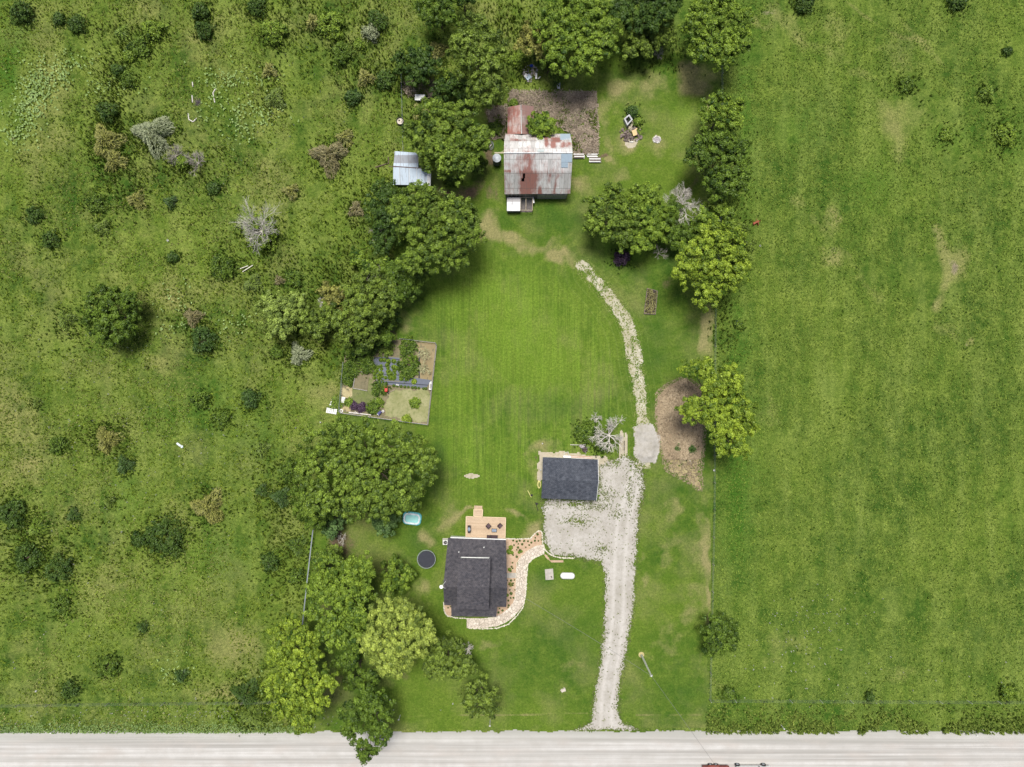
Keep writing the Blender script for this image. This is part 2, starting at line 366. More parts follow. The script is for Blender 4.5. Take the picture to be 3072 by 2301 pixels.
def lawn_attr(x, y):
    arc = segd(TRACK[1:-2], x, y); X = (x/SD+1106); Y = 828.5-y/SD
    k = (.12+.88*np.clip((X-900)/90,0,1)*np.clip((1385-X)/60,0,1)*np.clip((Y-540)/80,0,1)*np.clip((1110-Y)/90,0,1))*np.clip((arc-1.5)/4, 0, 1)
    q = .35+1.5*fbm(x, y, 2.2, 66, 4); return dict(west=np.full(x.shape, .7), dry=np.clip(1.2*q*spots(DRY_L, x, y)+.45*(q-.3)*np.exp(-(segd(FAINT, x, y)/1.6)**2)+.55*q*np.exp(-(np.minimum(segd(dl([(870,1547),(1040,1545),(1270,1541)]), x, y), segd(dl([(1375,1544),(1520,1543)]), x, y))/.16)**2), 0, 1), soil=np.clip(q*spots(SOIL_SHADE_L, x, y), 0, 1), bright=q*.8*spots(BR_L, x, y), deep=np.clip(q*spots(DP_L, x, y), 0, .9),
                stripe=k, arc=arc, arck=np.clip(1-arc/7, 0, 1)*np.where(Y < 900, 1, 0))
def wig(x, y, a=.5, c=1.2, s=3): return (fbm(x, y, c, s)-.5)*2*a
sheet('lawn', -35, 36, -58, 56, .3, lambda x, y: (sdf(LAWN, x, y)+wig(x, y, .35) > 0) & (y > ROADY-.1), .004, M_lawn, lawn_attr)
def road_attr(x, y): return dict(shoulder=np.clip(np.maximum(1-(ROADY-.15-y)/2.0, 1-(y-ROADS-.2)/1.2), 0, 1)*.9)
def road_fn(x, y):
    e = wig(x, y, .38, .8, 9)+wig(x, y, .3, 5, 19); return (y < ROADY+e) & (y > ROADS+e) & ((x < 0) | (y < ROADY+3))
sheet('road', -92, 92, ROADS-1, ROADY+1, .17, road_fn, .012, M_road, road_attr)
SM = [a for a in [(1386,1040,8,50),(1380,1010,14,14),(1385,1090,8,30),(1300,1060,10,20),(1335,1110,14,10),(1250,1125,30,12),(1300,1185,16,10),(1280,1095,40,8),(1360,1060,8,40),(1310,1070,20,14),(1220,1205,40,5),(1330,1000,14,10),(1240,1090,60,6),(1362,1000,5,20)]]
def drive_fn(x, y):
    sd = sdf(DRIVE, x, y)+wig(x, y, .45, .9, 21); w = spots([(*q, .9) for q in SM], x, y)
    return (sd > 0) & (np.random.RandomState(2).rand(*x.shape)*.3+fbm(x, y, 1.1, 22, 3)*.7 > .50*w) & (np.random.RandomState(3).rand(*x.shape) > np.clip(.55-sd*2.2, 0, 1))
sheet('driveway', D(1160,0)[0], D(1400,0)[0], D(0,1579)[1], D(0,975)[1], .15, drive_fn, .018, M_drive, lambda x, y: dict(wheel=np.clip(np.exp(-((segd(DCL, x, y)-.85)/.35)**2)-.9*np.exp(-(segd(DCL, x, y)/.4)**2)*.5, -1, 1)))
def track_fn(x, y):
    d = segd(TRACK, x, y); w = 1.22+.2*np.sin(y*.3); Yp = 828.5-y/SD
    core = fbm(x, y, .9, 31, 3)*.75+np.random.RandomState(1).rand(*x.shape)*.25
    return core > np.clip(.29+(d/w)**3*.45+.08*np.exp(-((d)/.3)**2)+np.where(Yp < 620, (620-Yp)/48*.14, 0), 0, 1)
sheet('gravel_track', D(1235,0)[0], D(1405,0)[0], D(0,1012)[1], D(0,560)[1], .1, track_fn, .014, M_track)
sheet('gravel_heap', D(1362,0)[0], D(1435,0)[0], D(0,1010)[1], D(0,908)[1], .17, lambda x, y: sdf(HEAP, x, y)+wig(x, y, .4, .9, 41) > 0, .022, M_drive,
      zf=lambda x, y: np.clip(sdf(HEAP, x, y), 0, 1.2)**1.3*.35*(.5+fbm(x, y, 1.2, 42)))
def mz(x, y): return np.clip(sdf(MOUND, x, y), 0, 2.2)**1.3*.22*(.6+.8*fbm(x, y, 1.5, 52))
sheet('brown_mound', D(1410,0)[0], D(1530,0)[0], D(0,992)[1], D(0,810)[1], .2, lambda x, y: sdf(MOUND, x, y)+wig(x, y, .5, 1.4, 51) > 0, .010, M_mulch, zf=mz)
sheet('straw_patch', D(1410,0)[0], D(1530,0)[0], D(0,1065)[1], D(0,984)[1], .2, lambda x, y: (sdf(MOUND, x, y)+wig(x, y, 1.1, 1.2, 53) > .35) & (vnoise(x, y, .4, 54) > .2) & (828.5-y/SD > 990), .016, M_straw)
GS = dl([(1164,976),(1235,978),(1310,984),(1318,1002),(1312,1030),(1298,1045),(1160,1040)])
sheet('sandy_ground', D(1155,0)[0], D(1325,0)[0], D(0,1050)[1], D(0,970)[1], .2, lambda x, y: (sdf(GS, x, y)+wig(x, y, .6, 1.1, 61) > 0), .009, M_sand)
for q, (cx, cy, rx, ry) in enumerate([(1018,1028,17,5),(1343,965,6,40),(1352,968,4,38),(1420,300,0,0),(1364,262,9,26),(1363,310,13,10),(1418,300,9,7)]):
    if rx: sheet('bare_soil', D(cx-rx*1.6,0)[0], D(cx+rx*1.6,0)[0], D(0,cy+ry*1.6)[1], D(0,cy-ry*1.6)[1], .15,
          lambda x, y: ((x-D(cx,0)[0])/(rx*SD))**2+((y-D(0,cy)[1])/(ry*SD))**2+wig(x, y, .55, .7, 70+q) < 1, .011, M_sand)
print('ground ok')
# ------------------------------------------------------------------ plants
GREEN = dict(
 oak=((.014,.042,.008), (.25,.36,.045)), bright=((.026,.075,.008), (.38,.50,.05)), pale=((.045,.085,.012), (.46,.56,.10)), mid=((.012,.038,.007), (.17,.265,.03)),
 dark=((.016,.045,.010), (.10,.17,.025)), olive=((.018,.042,.008), (.25,.35,.05)), lime=((.06,.10,.02), (.38,.50,.10)), blue=((.03,.07,.02), (.19,.31,.09)), yellow=((.025,.035,.008), (.42,.42,.10)),
 brown=((.035,.035,.012), (.34,.30,.13)), silver=((.10,.13,.06), (.42,.46,.27)), teal=((.012,.035,.010), (.10,.18,.035)), fresh=((.018,.058,.008), (.28,.40,.045)), purple=((.03,.015,.035), (.13,.08,.13)))
def LM(k): return leafmat('leaf_'+k, *GREEN[k])
M_bark = plain('bark', (.16,.12,.09), .9, 0, .35, 4, .03); M_dead = plain('dead_wood', (.66,.62,.57), .85, 0, .25, 3)
M_twig = plain('grey_twig', (.42,.38,.34), .9, 0, .3, 3)
def leaves(cent, nrm, rs, size, aspect=.62, jit=.9, tint=None):
    """one quad leaf per centre, facing roughly nrm"""
    n = len(cent); N = nrm+rs.normal(0, jit, (n, 3)); N /= np.linalg.norm(N, axis=1)[:, None]+1e-9
    T = rs.normal(0, 1, (n, 3)); U = np.cross(N, T); U /= np.linalg.norm(U, axis=1)[:, None]+1e-9; Wv = np.cross(N, U)
    s = size*rs.uniform(.6, 1.35, (n, 1)); a = cent-U*s; b = cent+Wv*s*aspect; c = cent+U*s; d = cent-Wv*s*aspect
    V = np.stack([a, b, c, d], 1).reshape(-1, 3); F = np.arange(4*n).reshape(n, 4)
    v = np.repeat(np.clip((tint if tint is not None else .5)+rs.uniform(-.27, .27, n), 0, 1), 4)
    return V, F, v
def crown_np(blobs, rs, leaf=.2, puff=(.38,.72), dens=1.0, per=22, low=-.25, inner=True, bough=True):
    """blobs: (x, y, z, r, rz) ellipsoids in world space -> boughs of leaf clumps over their surface"""
    Cn, Nn, Tn = [], [], []
    B = np.array(blobs)
    for bx, by, bz, r, rz in blobs:
        br = .62 if bough else 0
        lays = ((1.0, 1.0), (.6, .45)) if inner else ((1.0, 1.0),)
        for lr, lf in lays:
            n = int(dens*lf*(1.9*r*r/(br*br) if bough else 2*math.pi*r*r*1.1/(.62*(puff[0]+puff[1])/2)**2*.34))+6
            th = rs.uniform(0, 2*np.pi, n); u = rs.uniform(low, 1, n); q = np.sqrt(1-u*u)
            dr = np.stack([q*np.cos(th), q*np.sin(th), u], 1); rad = lr*(1+(rs.uniform(-1.0, .32, n)/max(r, 1.5) if bough else rs.uniform(-.3, .08, n)))
            p = np.array([bx, by, bz])+dr*rad[:, None]*np.array([r, r, rz]); keep = np.ones(n, bool)
            for ox, oy, oz, o_r, orz in B:
                if (ox, oy) == (bx, by): continue
                keep &= (((p-[ox, oy, oz])/[o_r, o_r, orz])**2).sum(1) > .5*lr
            p = p[keep]; dr = dr[keep]; n = len(p)
            if not n: continue
            tint = rs.normal(.5, .20, n)
            if bough:
                k = 8; j = rs.normal(0, 1, (n, k, 3)); j[..., 2] = np.abs(j[..., 2])*.8-.15; j /= np.linalg.norm(j, axis=2)[..., None]
                bs = br*rs.uniform(.6, 1.2, (n, 1, 1))*.62; p = (p[:, None]+j*bs*rs.uniform(.6, 1.05, (n, k, 1))).reshape(-1, 3)
                dr = (dr[:, None]*.4+j*.8).reshape(-1, 3); tint = (tint[:, None]+rs.normal(0, .12, (n, k))+.04*j[..., 2]).ravel()  # upward puffs get a lighter tint, top light painted into the leaves
            k = len(p); tint = np.clip(tint, .02, 1)
            pr = rs.uniform(*puff, k)*(.50 if bough else 1); m = max(6, int(per*.66)) if bough else per
            j = rs.normal(0, 1, (k, m, 3)); j /= np.linalg.norm(j, axis=2)[..., None]
            j = j*np.cbrt(rs.uniform(.2, 1, (k, m, 1))); j[..., 2] = j[..., 2]*.7
            c = p[:, None]+j*pr[:, None, None]; nn = j*.8+dr[:, None]*.5+np.array([0, 0, .35])
            Cn.append(c.reshape(-1, 3)); Nn.append(nn.reshape(-1, 3)); Tn.append(np.repeat(tint, m))
    c = np.concatenate(Cn); c[:, 2] = np.maximum(c[:, 2], .05)
    return leaves(c, np.concatenate(Nn), rs, leaf, .62, .4, np.concatenate(Tn))
def limbs(mb, base, tips, r, rnd, z0=0):
    b = Vector((base[0], base[1], z0)); zf = min(t[2] for t in tips)*.35
    fork = b+Vector((rnd.uniform(-.2,.2), rnd.uniform(-.2,.2), max(.4, zf)))
    mb.tube(b-Vector((0,0,.1)), fork, r, r*.78, 9)
    for t in tips:
        t = Vector(t); m = fork.lerp(t, .5)+Vector((rnd.uniform(-.4,.4), rnd.uniform(-.4,.4), .25)); rr = r*.42
        mb.tube(fork, m, rr, rr*.65, 6); mb.tube(m, t, rr*.65, rr*.25, 5)
        for _ in range(4):
            e = t+Vector((rnd.uniform(-1,1), rnd.uniform(-1,1), rnd.uniform(-.2,.7)))*1.1; mb.tube(m.lerp(t, rnd.uniform(.1,.9)), e, rr*.25, rr*.08, 4)
_seed = [100]
def tree(name, label, cat, blobs, top, kind, group=None, leaf=.145, puff=(.38,.72), dens=1.0, per=22, flat=.62, spread=.12, low=-.25):
    """blobs in picture pixels (x, y, r) -> a tree whose crown has those lobes; top = height of the crown"""
    _seed[0] += 1; rs = np.random.RandomState(_seed[0]); rnd = random.Random(_seed[0])
    bl = []
    for b in blobs:
        x, y, r = b[:3]; r *= 1.10; hz = top*(b[3] if len(b) > 3 else 1)*rnd.uniform(1-spread, 1); rr = r*SD*(1-hz/H)
        rz = min(rr*flat*1.25, hz*.55); cz = hz-rz; wx, wy = D(x, y, cz+rz*.4); bl.append((wx, wy, cz, rr, rz))
    w = np.array([b[3]**2 for b in bl]); bx = float((np.array([b[0] for b in bl])*w).sum()/w.sum()); by = float((np.array([b[1] for b in bl])*w).sum()/w.sum())
    t = thing(name, label, cat, (bx, by, 0), group)
    V, F, v = crown_np(bl, rs, leaf, puff, dens, per, low)
    npmesh('crown', V, F, LM(kind), t, dict(v=v))
    mb = MB(); limbs(mb, (bx, by), [(b[0], b[1], b[2]+b[4]*.3) for b in bl], max(.09, top*.024), rnd); mb.build('trunk', M_bark, t)
    return t
def bush(label, x, y, r, kind, style='leaf', h=None, name='bush', cat='bush', group='bushes scattered over the pasture'):
    _seed[0] += 1; rs = np.random.RandomState(_seed[0]); rnd = random.Random(_seed[0]); rr = r*SD; h = h or max(.5, rr*1.15)
    wx, wy = D(x, y, h*.6); t = thing(name, label, cat, (wx, wy, 0), group)
    if style == 'leaf':
        k = max(2, int(rr*1.6)+1); bl = [(wx, wy, h*.45, rr*.72, h*.5)]
        for i in range(k):
            a = rs.uniform(0, 6.28); d = rr*rs.uniform(.3, .62); bl.append((wx+d*math.cos(a), wy+d*math.sin(a), h*.36, rr*rs.uniform(.35, .5), h*rs.uniform(.34, .5)))
        V, F, v = crown_np(bl, rs, .14, (.2,.36), .8, 12, -.1, False, rr > 1.3)
    else:      # sprays of narrow leaves arching outward
        n = int(rr*rr*150)+110; th = rs.uniform(0, 2*np.pi, n); q = np.sqrt(rs.uniform(.0, 1, n)); d = q*rr*.88*(.75+.3*np.sin(th*3+rs.uniform(0,6))+.12*np.sin(th*7))
        z = h*(1-q**2)*rs.uniform(.6, 1.0, n)+.1
        c = np.stack([wx+d*np.cos(th), wy+d*np.sin(th), z], 1)
        out_ = np.stack([np.cos(th), np.sin(th), .8-1.0*q], 1)+rs.normal(0, .33, (n, 3)); out_ /= np.linalg.norm(out_, axis=1)[:, None]
        L = rs.uniform(.2, .5, (n, 1))*min(1, .5+rr*.4); sd_ = np.cross(out_, np.array([0, 0, 1.])); sd_ /= np.linalg.norm(sd_, axis=1)[:, None]+1e-6; wd = rs.uniform(.035, .075, (n, 1))
        tipd = out_*L-np.array([0, 0, .25])*L*rs.uniform(0, 1, (n, 1))
        V = np.stack([c-sd_*wd, c+sd_*wd, c+tipd+sd_*wd*.3, c+tipd-sd_*wd*.3], 1).reshape(-1, 3); V[:, 2] = np.maximum(V[:, 2], .04)
        F = np.arange(4*n).reshape(n, 4); v = np.repeat(np.clip(rs.normal(.5, .25, n), 0, 1), 4)
    if style == 'leaf':
        n = int(rr*rr*34)+30; th = rs.uniform(0, 2*np.pi, n); q = rs.uniform(.15, 1.0, n)**.6; d = q*rr*(.9+.18*np.sin(th*3+rs.uniform(0, 6))+.1*np.sin(th*5)); z = h*(1-q**2)*.95+.15
        c = np.stack([wx+d*np.cos(th), wy+d*np.sin(th), z], 1); m_ = 5
        cc = (c[:, None]+rs.normal(0, .13, (n, m_, 3))).reshape(-1, 3); cc[:, 2] = np.maximum(cc[:, 2], .05)
        V2, F2, v2 = leaves(cc, np.array([[0, 0, .9]]).repeat(len(cc), 0), rs, .13, .5, .45, np.repeat(rs.normal(.68, .2, n), m_)); F = np.concatenate([F, F2+len(V)]); V = np.concatenate([V, V2]); v = np.concatenate([v, v2])
    npmesh('foliage', V, F, LM(kind), t, dict(v=v))
    mb = MB()
    for i in range(5):
        a = rnd.uniform(0, 6.28); e = (wx+rr*.4*math.cos(a), wy+rr*.4*math.sin(a), h*.7); mb.tube((wx, wy, 0), e, .04+.01*rr, .012, 5)
    mb.build('stem', M_bark, t)
    return t
def branch(mb, p, d, L, r, dep, rnd, up=.12, fork=3, droop=0):
    e = p+d*L; mb.tube(p, e, r, r*.68, 5 if dep > 2 else 3, False)
    if dep == 0: return
    for i in range(fork if dep > 1 else 3):
        nd = (d+Vector((rnd.uniform(-1,1), rnd.uniform(-1,1), rnd.uniform(-.5,.6)+up))*.72).normalized()
        branch(mb, p.lerp(e, rnd.uniform(.45, 1)), nd, L*rnd.uniform(.62,.85), r*.62, dep-1, rnd, up, fork)
def deadtree(label, x, y, r, top, m=None, group=None, n=6, r0=.11, dep=4, name='dead_tree', base=None, cat='tree', lean=(0,0)):
    _seed[0] += 1; rnd = random.Random(_seed[0]); rr = r*SD; wx, wy = D(x, y, top*.6)
    bx, by = (wx+lean[0], wy+lean[1]); t = thing(name, label, cat, (bx, by, 0), group)
    mb = MB(); f = Vector((bx, by, top*.3)); mb.tube((bx, by, -.1), f, r0*1.6, r0*1.2, 8); mb.build('trunk', m or M_dead, t)
    mb = MB(); tgt = Vector((wx, wy, top*.75))
    for i in range(n):
        a = 6.28*i/n+rnd.uniform(-.3,.3); d = Vector((math.cos(a), math.sin(a), rnd.uniform(.35,.9))).normalized()+(tgt-f)*.12
        branch(mb, f, d.normalized(), rr*rnd.uniform(.26, .50), r0*rnd.uniform(.7, 1.25), dep, rnd, .12, 3+(i % 2))
    mb.build('branches', m or M_dead, t)
    return t

# --- trees (crown lobes given as x, y, radius in picture units)
G1 = 'trees around the farmstead'
tree('broadleaf_tree', 'tall olive-green tree with two stacked lobes above the barn, left of the rubbish heap', 'tree', [(1022,75,42),(1052,100,38),(1030,140,42),(1062,165,34),(1048,195,36),(1000,95,30)], 10, 'olive', G1)
tree('broadleaf_tree', 'dark green tree cut by the top edge, left of the tall double-lobed tree', 'tree', [(945,5,38),(960,30,28),(925,30,22)], 8, 'mid', G1)
tree('broadleaf_tree', 'low dark tree between the pasture and the tall double-lobed tree', 'tree', [(880,135,28),(905,120,26),(895,155,24),(925,140,22)], 5, 'dark', G1)
tree('broadleaf_tree', 'large round dark-green tree overhanging the blue-grey metal shed', 'tree', [(935,255,44),(985,250,38),(960,300,55),(1005,305,44),(905,290,34),(985,350,38),(955,340,36),(1040,290,22),(925,345,16,.5)], 11, 'oak', G1, per=24)
tree('broadleaf_tree', 'large clumpy tree with rosette foliage just south of the metal shed', 'tree', [(905,430,36),(940,450,46),(985,465,42),(1010,500,34),(965,510,44),(900,490,40),(925,540,44),(975,545,34),(870,450,30),(890,560,30)], 12, 'oak', G1)
tree('broadleaf_tree', 'dark understorey tree on the pasture side of the clumpy tree', 'tree', [(820,450,30),(845,480,34),(830,520,26),(830,410,22)], 6, 'dark', G1)
tree('broadleaf_tree', 'dark tree at the lawn edge below the clumpy rosette tree', 'tree', [(860,590,30),(880,620,26),(850,625,24),(900,600,20)], 7, 'mid', G1)
tree('broadleaf_tree', 'wide olive-brown tree above the vegetable garden', 'tree', [(780,635,40),(815,660,40),(770,680,36),(735,690,32),(800,610,30),(830,620,26),(790,715,28),(750,720,22)], 8, 'olive', G1)
tree('broadleaf_tree', 'soft pale-green tree at the left end of the hedge row', 'tree', [(590,665,34),(615,680,34),(595,700,30),(635,655,24)], 6, 'lime', G1, leaf=.15)
tree('broadleaf_tree', 'dark tangled tree between the pale-green tree and the olive-brown tree', 'tree', [(670,690,28),(700,680,26),(690,710,22),(655,665,20)], 5, 'olive', G1)
tree('broadleaf_tree', 'lone round dark-green tree standing in the left pasture', 'tree', [(225,655,40),(255,665,40),(215,690,38),(250,700,36),(235,720,30),(272,650,22)], 6.5, 'mid', G1)
tree('broadleaf_tree', 'biggest tree, broad dark-green crown between garden and trampoline', 'tree', [(690,965,44),(735,945,36),(785,950,42),(840,960,42),(895,975,38),(920,1000,22),(675,1020,38),(720,1015,44),(775,1020,48),(835,1030,44),(890,1035,42),(700,1065,34),(760,1080,42),(815,1085,40),(870,1075,34),(680,1090,34)], 12, 'oak', G1, per=24)
tree('broadleaf_tree', 'dense dark-green bushy tree below the left corner of the biggest tree', 'tree', [(660,1095,28),(685,1120,28),(650,1070,20)], 6, 'mid', G1)
tree('broadleaf_tree', 'mid-green tree left of the house, north of the pale yellow-green tree', 'tree', [(715,1225,34),(755,1235,30),(785,1225,24),(700,1270,34),(740,1285,42),(775,1280,30),(700,1320,36),(740,1335,38),(720,1370,34),(760,1375,30),(765,1330,24)], 11, 'fresh', G1)
tree('broadleaf_tree', 'pale yellow-green tree south-west of the house', 'tree', [(825,1325,30),(862,1320,28),(885,1345,32),(850,1365,38),(808,1375,26),(905,1385,30),(870,1400,40),(830,1415,34),(795,1400,22),(850,1445,28),(925,1365,18)], 12, 'pale', G1)
tree('broadleaf_tree', 'bright green tree at the lower left touching the road edge', 'tree', [(615,1375,30),(645,1390,36),(610,1410,34),(670,1400,26),(640,1440,34),(600,1480,28),(650,1490,42),(690,1470,32),(625,1520,34),(670,1525,32),(655,1560,22),(630,1345,16)], 11, 'bright', G1)
tree('broadleaf_tree', 'dark green tree leaning out over the gravel road', 'tree', [(790,1505,32),(765,1540,32),(815,1535,32),(780,1575,36),(825,1575,30),(800,1610,28),(785,1635,12)], 10, 'mid', G1, dens=.62)
tree('broadleaf_tree', 'shaded green tree between bright tree and leaning road tree', 'tree', [(770,1470,26),(740,1440,22),(800,1465,20),(760,1415,20)], 6, 'mid', G1)
tree('cedar_tree', 'feathery olive cedar south-west of the curved stone path', 'tree', [(945,1395,28),(975,1415,32),(955,1440,30),(990,1448,26),(1005,1440,22),(935,1425,20),(925,1450,16)], 6.5, 'olive', G1, leaf=.14, puff=(.3,.5))
tree('cedar_tree', 'loose grey-olive cedar near the road below the front lawn', 'tree', [(1030,1490,28),(1055,1505,26),(1035,1525,28),(1060,1530,18),(1015,1515,20)], 5.5, 'olive', G1, leaf=.14, puff=(.3,.5), dens=.75)
tree('cedar_tree', 'green feathery cedar just below the trampoline', 'tree', [(850,1235,26),(870,1250,24),(845,1262,22)], 4.5, 'fresh', G1, leaf=.14, puff=(.3,.5))
tree('cedar_tree', 'yellowish shrubby tree above the mid-green tree left of the house', 'tree', [(695,1215,26),(720,1195,20)], 4, 'olive', G1, leaf=.14)
tree('small_tree', 'blue-green small tree at the lower edge of the biggest tree, left of the pool', 'tree', [(820,1130,18),(845,1128,16),(835,1145,12)], 4, 'blue', G1, leaf=.14, puff=(.25,.45))
tree('small_tree', 'blue-green small tree by the upper end of the grey rail', 'tree', [(700,1120,20),(725,1130,20),(715,1150,16)], 4, 'blue', G1, leaf=.14, puff=(.25,.45))
tree('broadleaf_tree', 'large green tree right above the barn yard with a bare limb in its crown', 'tree', [(1195,50,38),(1240,25,42),(1215,85,40),(1285,50,38),(1300,90,34),(1255,80,38),(1230,120,42),(1265,125,30),(1195,115,30),(1320,60,26),(1270,5,40)], 10, 'fresh', G1)
tree('broadleaf_tree', 'yellow-tinged tree beside the rubbish heap, left of the large green tree', 'tree', [(1155,75,28),(1140,95,22),(1170,100,24)], 7, 'yellow', G1)
tree('broadleaf_tree', 'dark tree at the top edge between the two big green trees', 'tree', [(1380,10,40),(1425,20,36),(1345,25,30),(1400,45,26),(1450,5,26)], 9, 'dark', G1)
tree('broadleaf_tree', 'mixed green tree with grey twigs at the north end of the yard', 'tree', [(1375,75,26),(1410,80,28),(1435,65,24),(1400,105,20),(1360,110,14)], 6, 'olive', G1)
tree('broadleaf_tree', 'large round bright-green tree at the top, by the right pasture', 'tree', [(1540,25,46),(1580,40,40),(1510,55,34),(1550,80,44),(1590,85,30),(1525,105,30),(1565,115,30),(1600,50,24)], 10, 'fresh', G1)
tree('broadleaf_tree', 'green tree on the right fence line above the darkest one', 'tree', [(1550,222,27),(1585,235,26),(1560,252,27),(1590,262,20),(1530,248,16)], 8, 'fresh', G1)
tree('broadleaf_tree', 'dark round tree on the right fence line beside the yard', 'tree', [(1520,312,31),(1560,318,34),(1592,325,30),(1540,345,40),(1585,360,38),(1560,395,32),(1595,395,22),(1510,335,26)], 10, 'mid', G1)
tree('broadleaf_tree', 'dense tree with yellowing left side south-east of the barn', 'tree', [(1295,450,32),(1325,430,30),(1310,480,34),(1345,470,34),(1350,510,28),(1285,480,20)], 8, 'oak', G1)
tree('broadleaf_tree', 'mid-green tree between the yellowing tree and the bleached dead tree', 'tree', [(1385,430,30),(1405,455,34),(1380,480,34),(1410,500,30),(1385,522,24),(1410,415,20)], 7.5, 'fresh', G1)
tree('broadleaf_tree', 'large bright rosette tree at the bend right of the gravel track', 'tree', [(1540,510,32),(1575,520,36),(1500,550,36),(1545,555,40),(1590,555,30),(1480,575,26),(1515,595,36),(1560,600,38),(1530,635,28),(1595,590,22)], 11, 'bright', G1)
tree('broadleaf_tree', 'green tree behind the dead grey crown near the fence', 'tree', [(1545,445,26),(1525,470,26),(1575,460,18)], 7, 'fresh', G1)
tree('broadleaf_tree', 'bright yellow-green tree leaning over the brown mound', 'tree', [(1497,800,20),(1530,800,24),(1565,815,30),(1590,830,22),(1545,840,28),(1495,885,26),(1530,880,34),(1575,870,38),(1610,890,24),(1555,920,34),(1600,925,34),(1575,955,30),(1600,970,20)], 11, 'bright', G1)
tree('broadleaf_tree', 'round dark-green tree on the lower right fence line', 'tree', [(1540,1360,26),(1565,1365,28),(1545,1390,28),(1570,1385,22),(1550,1345,18)], 5, 'mid', G1)
tree('small_tree', 'bright bushy tree growing against the north roof of the barn', 'tree', [(1155,268,20),(1175,262,20),(1165,280,20),(1185,278,16)], 6, 'fresh', G1, leaf=.15, puff=(.28,.5))
tree('broadleaf_tree', 'dark tree just cut by the top edge left of the metal roofed farmyard', 'tree', [(1000,-8,24)], 6, 'dark', G1)
tree('broadleaf_tree', 'dark green filler tree between the grey dead crown and the bright rosette tree', 'tree', [(1440,480,26),(1460,510,26),(1490,500,26),(1450,450,20)], 6, 'mid', G1)
tree('broadleaf_tree', 'green tree right of the grey dead crown on the fence line', 'tree', [(1590,500,24),(1610,540,22),(1600,580,18)], 6, 'olive', G1)
tree('small_tree', 'bright green scrub at the pasture edge under the dark bare twigs', 'tree', [(775,560,22),(800,575,20),(825,570,20)], 3.5, 'fresh', G1, leaf=.15)
tree('small_tree', 'yellow-green scrub left of the wide olive-brown tree', 'tree', [(720,650,22),(705,630,16),(735,640,18)], 4, 'yellow', G1, leaf=.15)
tree('small_tree', 'dark green scrub filling the corner between olive-brown tree and garden', 'tree', [(840,690,22),(790,740,22),(770,755,20),(830,730,18)], 3.5, 'mid', G1, leaf=.15)
tree('small_tree', 'dark scrub under the tall double-lobed tree beside the white cart', 'tree', [(960,190,24),(985,180,22),(1005,200,20)], 4, 'dark', G1, leaf=.15)
tree('small_tree', 'green scrub between the shed tree and the barn pen', 'tree', [(1040,350,12),(1030,362,12)], 3, 'mid', G1, leaf=.15)
tree('small_tree', 'green undergrowth along the right side of the rubbish heap', 'tree', [(1170,130,16),(1200,165,14)], 3, 'mid', G1, leaf=.15)
# dead trees
G2 = 'dead and leafless trees'
deadtree('bleached dead tree with a dense grey crown alone in the left pasture', 560, 495, 64, 4.5, group=G2, n=10, dep=4, r0=.065)
deadtree('bleached leafless tree with curving limbs above the garage', 1310, 925, 46, 4.5, group=G2, n=7, dep=4, r0=.10, lean=(.6,-1.2))
deadtree('grey leafless crown among green trees south-east of the barn', 1480, 435, 58, 7, group=G2, n=8, dep=4, r0=.09)
deadtree('small white dead snag beside the cedar on the front lawn', 1008, 1412, 28, 8, group=G2, n=7, dep=3, r0=.08)
deadtree('grey twiggy dead shrub at the right end of the silver shrub cluster', 425, 350, 32, 2.2, M_twig, G2, 9, .04, 4)
deadtree('grey twiggy dead shrub directly under the silver shrub', 375, 335, 26, 2.2, M_twig, G2, 8, .04, 4)
deadtree('bare grey limbs poking out of the hedge row above the garden tree', 805, 585, 30, 5, M_twig, G2, 6, .06, 3)
deadtree('tangle of dark bare twigs left of the clumpy rosette tree', 815, 500, 30, 3.5, M_twig, G2, 7, .05, 3)
deadtree('small grey bare shrub under the lower edge of the biggest tree', 738, 1165, 20, 1.5, M_dead, G2, 6, .035, 3)
deadtree('bare twigs at the foot of the mixed tree by the yard', 1425, 115, 20, 2.5, M_twig, G2, 6, .04, 3)
deadtree('fallen bare limbs left of the rosette tree at the track bend', 1425, 545, 24, 3, M_twig, G2, 6, .05, 3)
deadtree('bare limb sticking out of the large tree above the barn yard', 1275, 60, 14, 11, M_twig, G2, 5, .05, 2)
deadtree('pale twiggy top in the middle of the hedge row', 690, 650, 18, 6, M_dead, G2, 7, .04, 3)
deadtree('pinkish dead twigs beside the bleached tree above the garage', 1290, 905, 20, 2, M_dead, G2, 7, .04, 3)
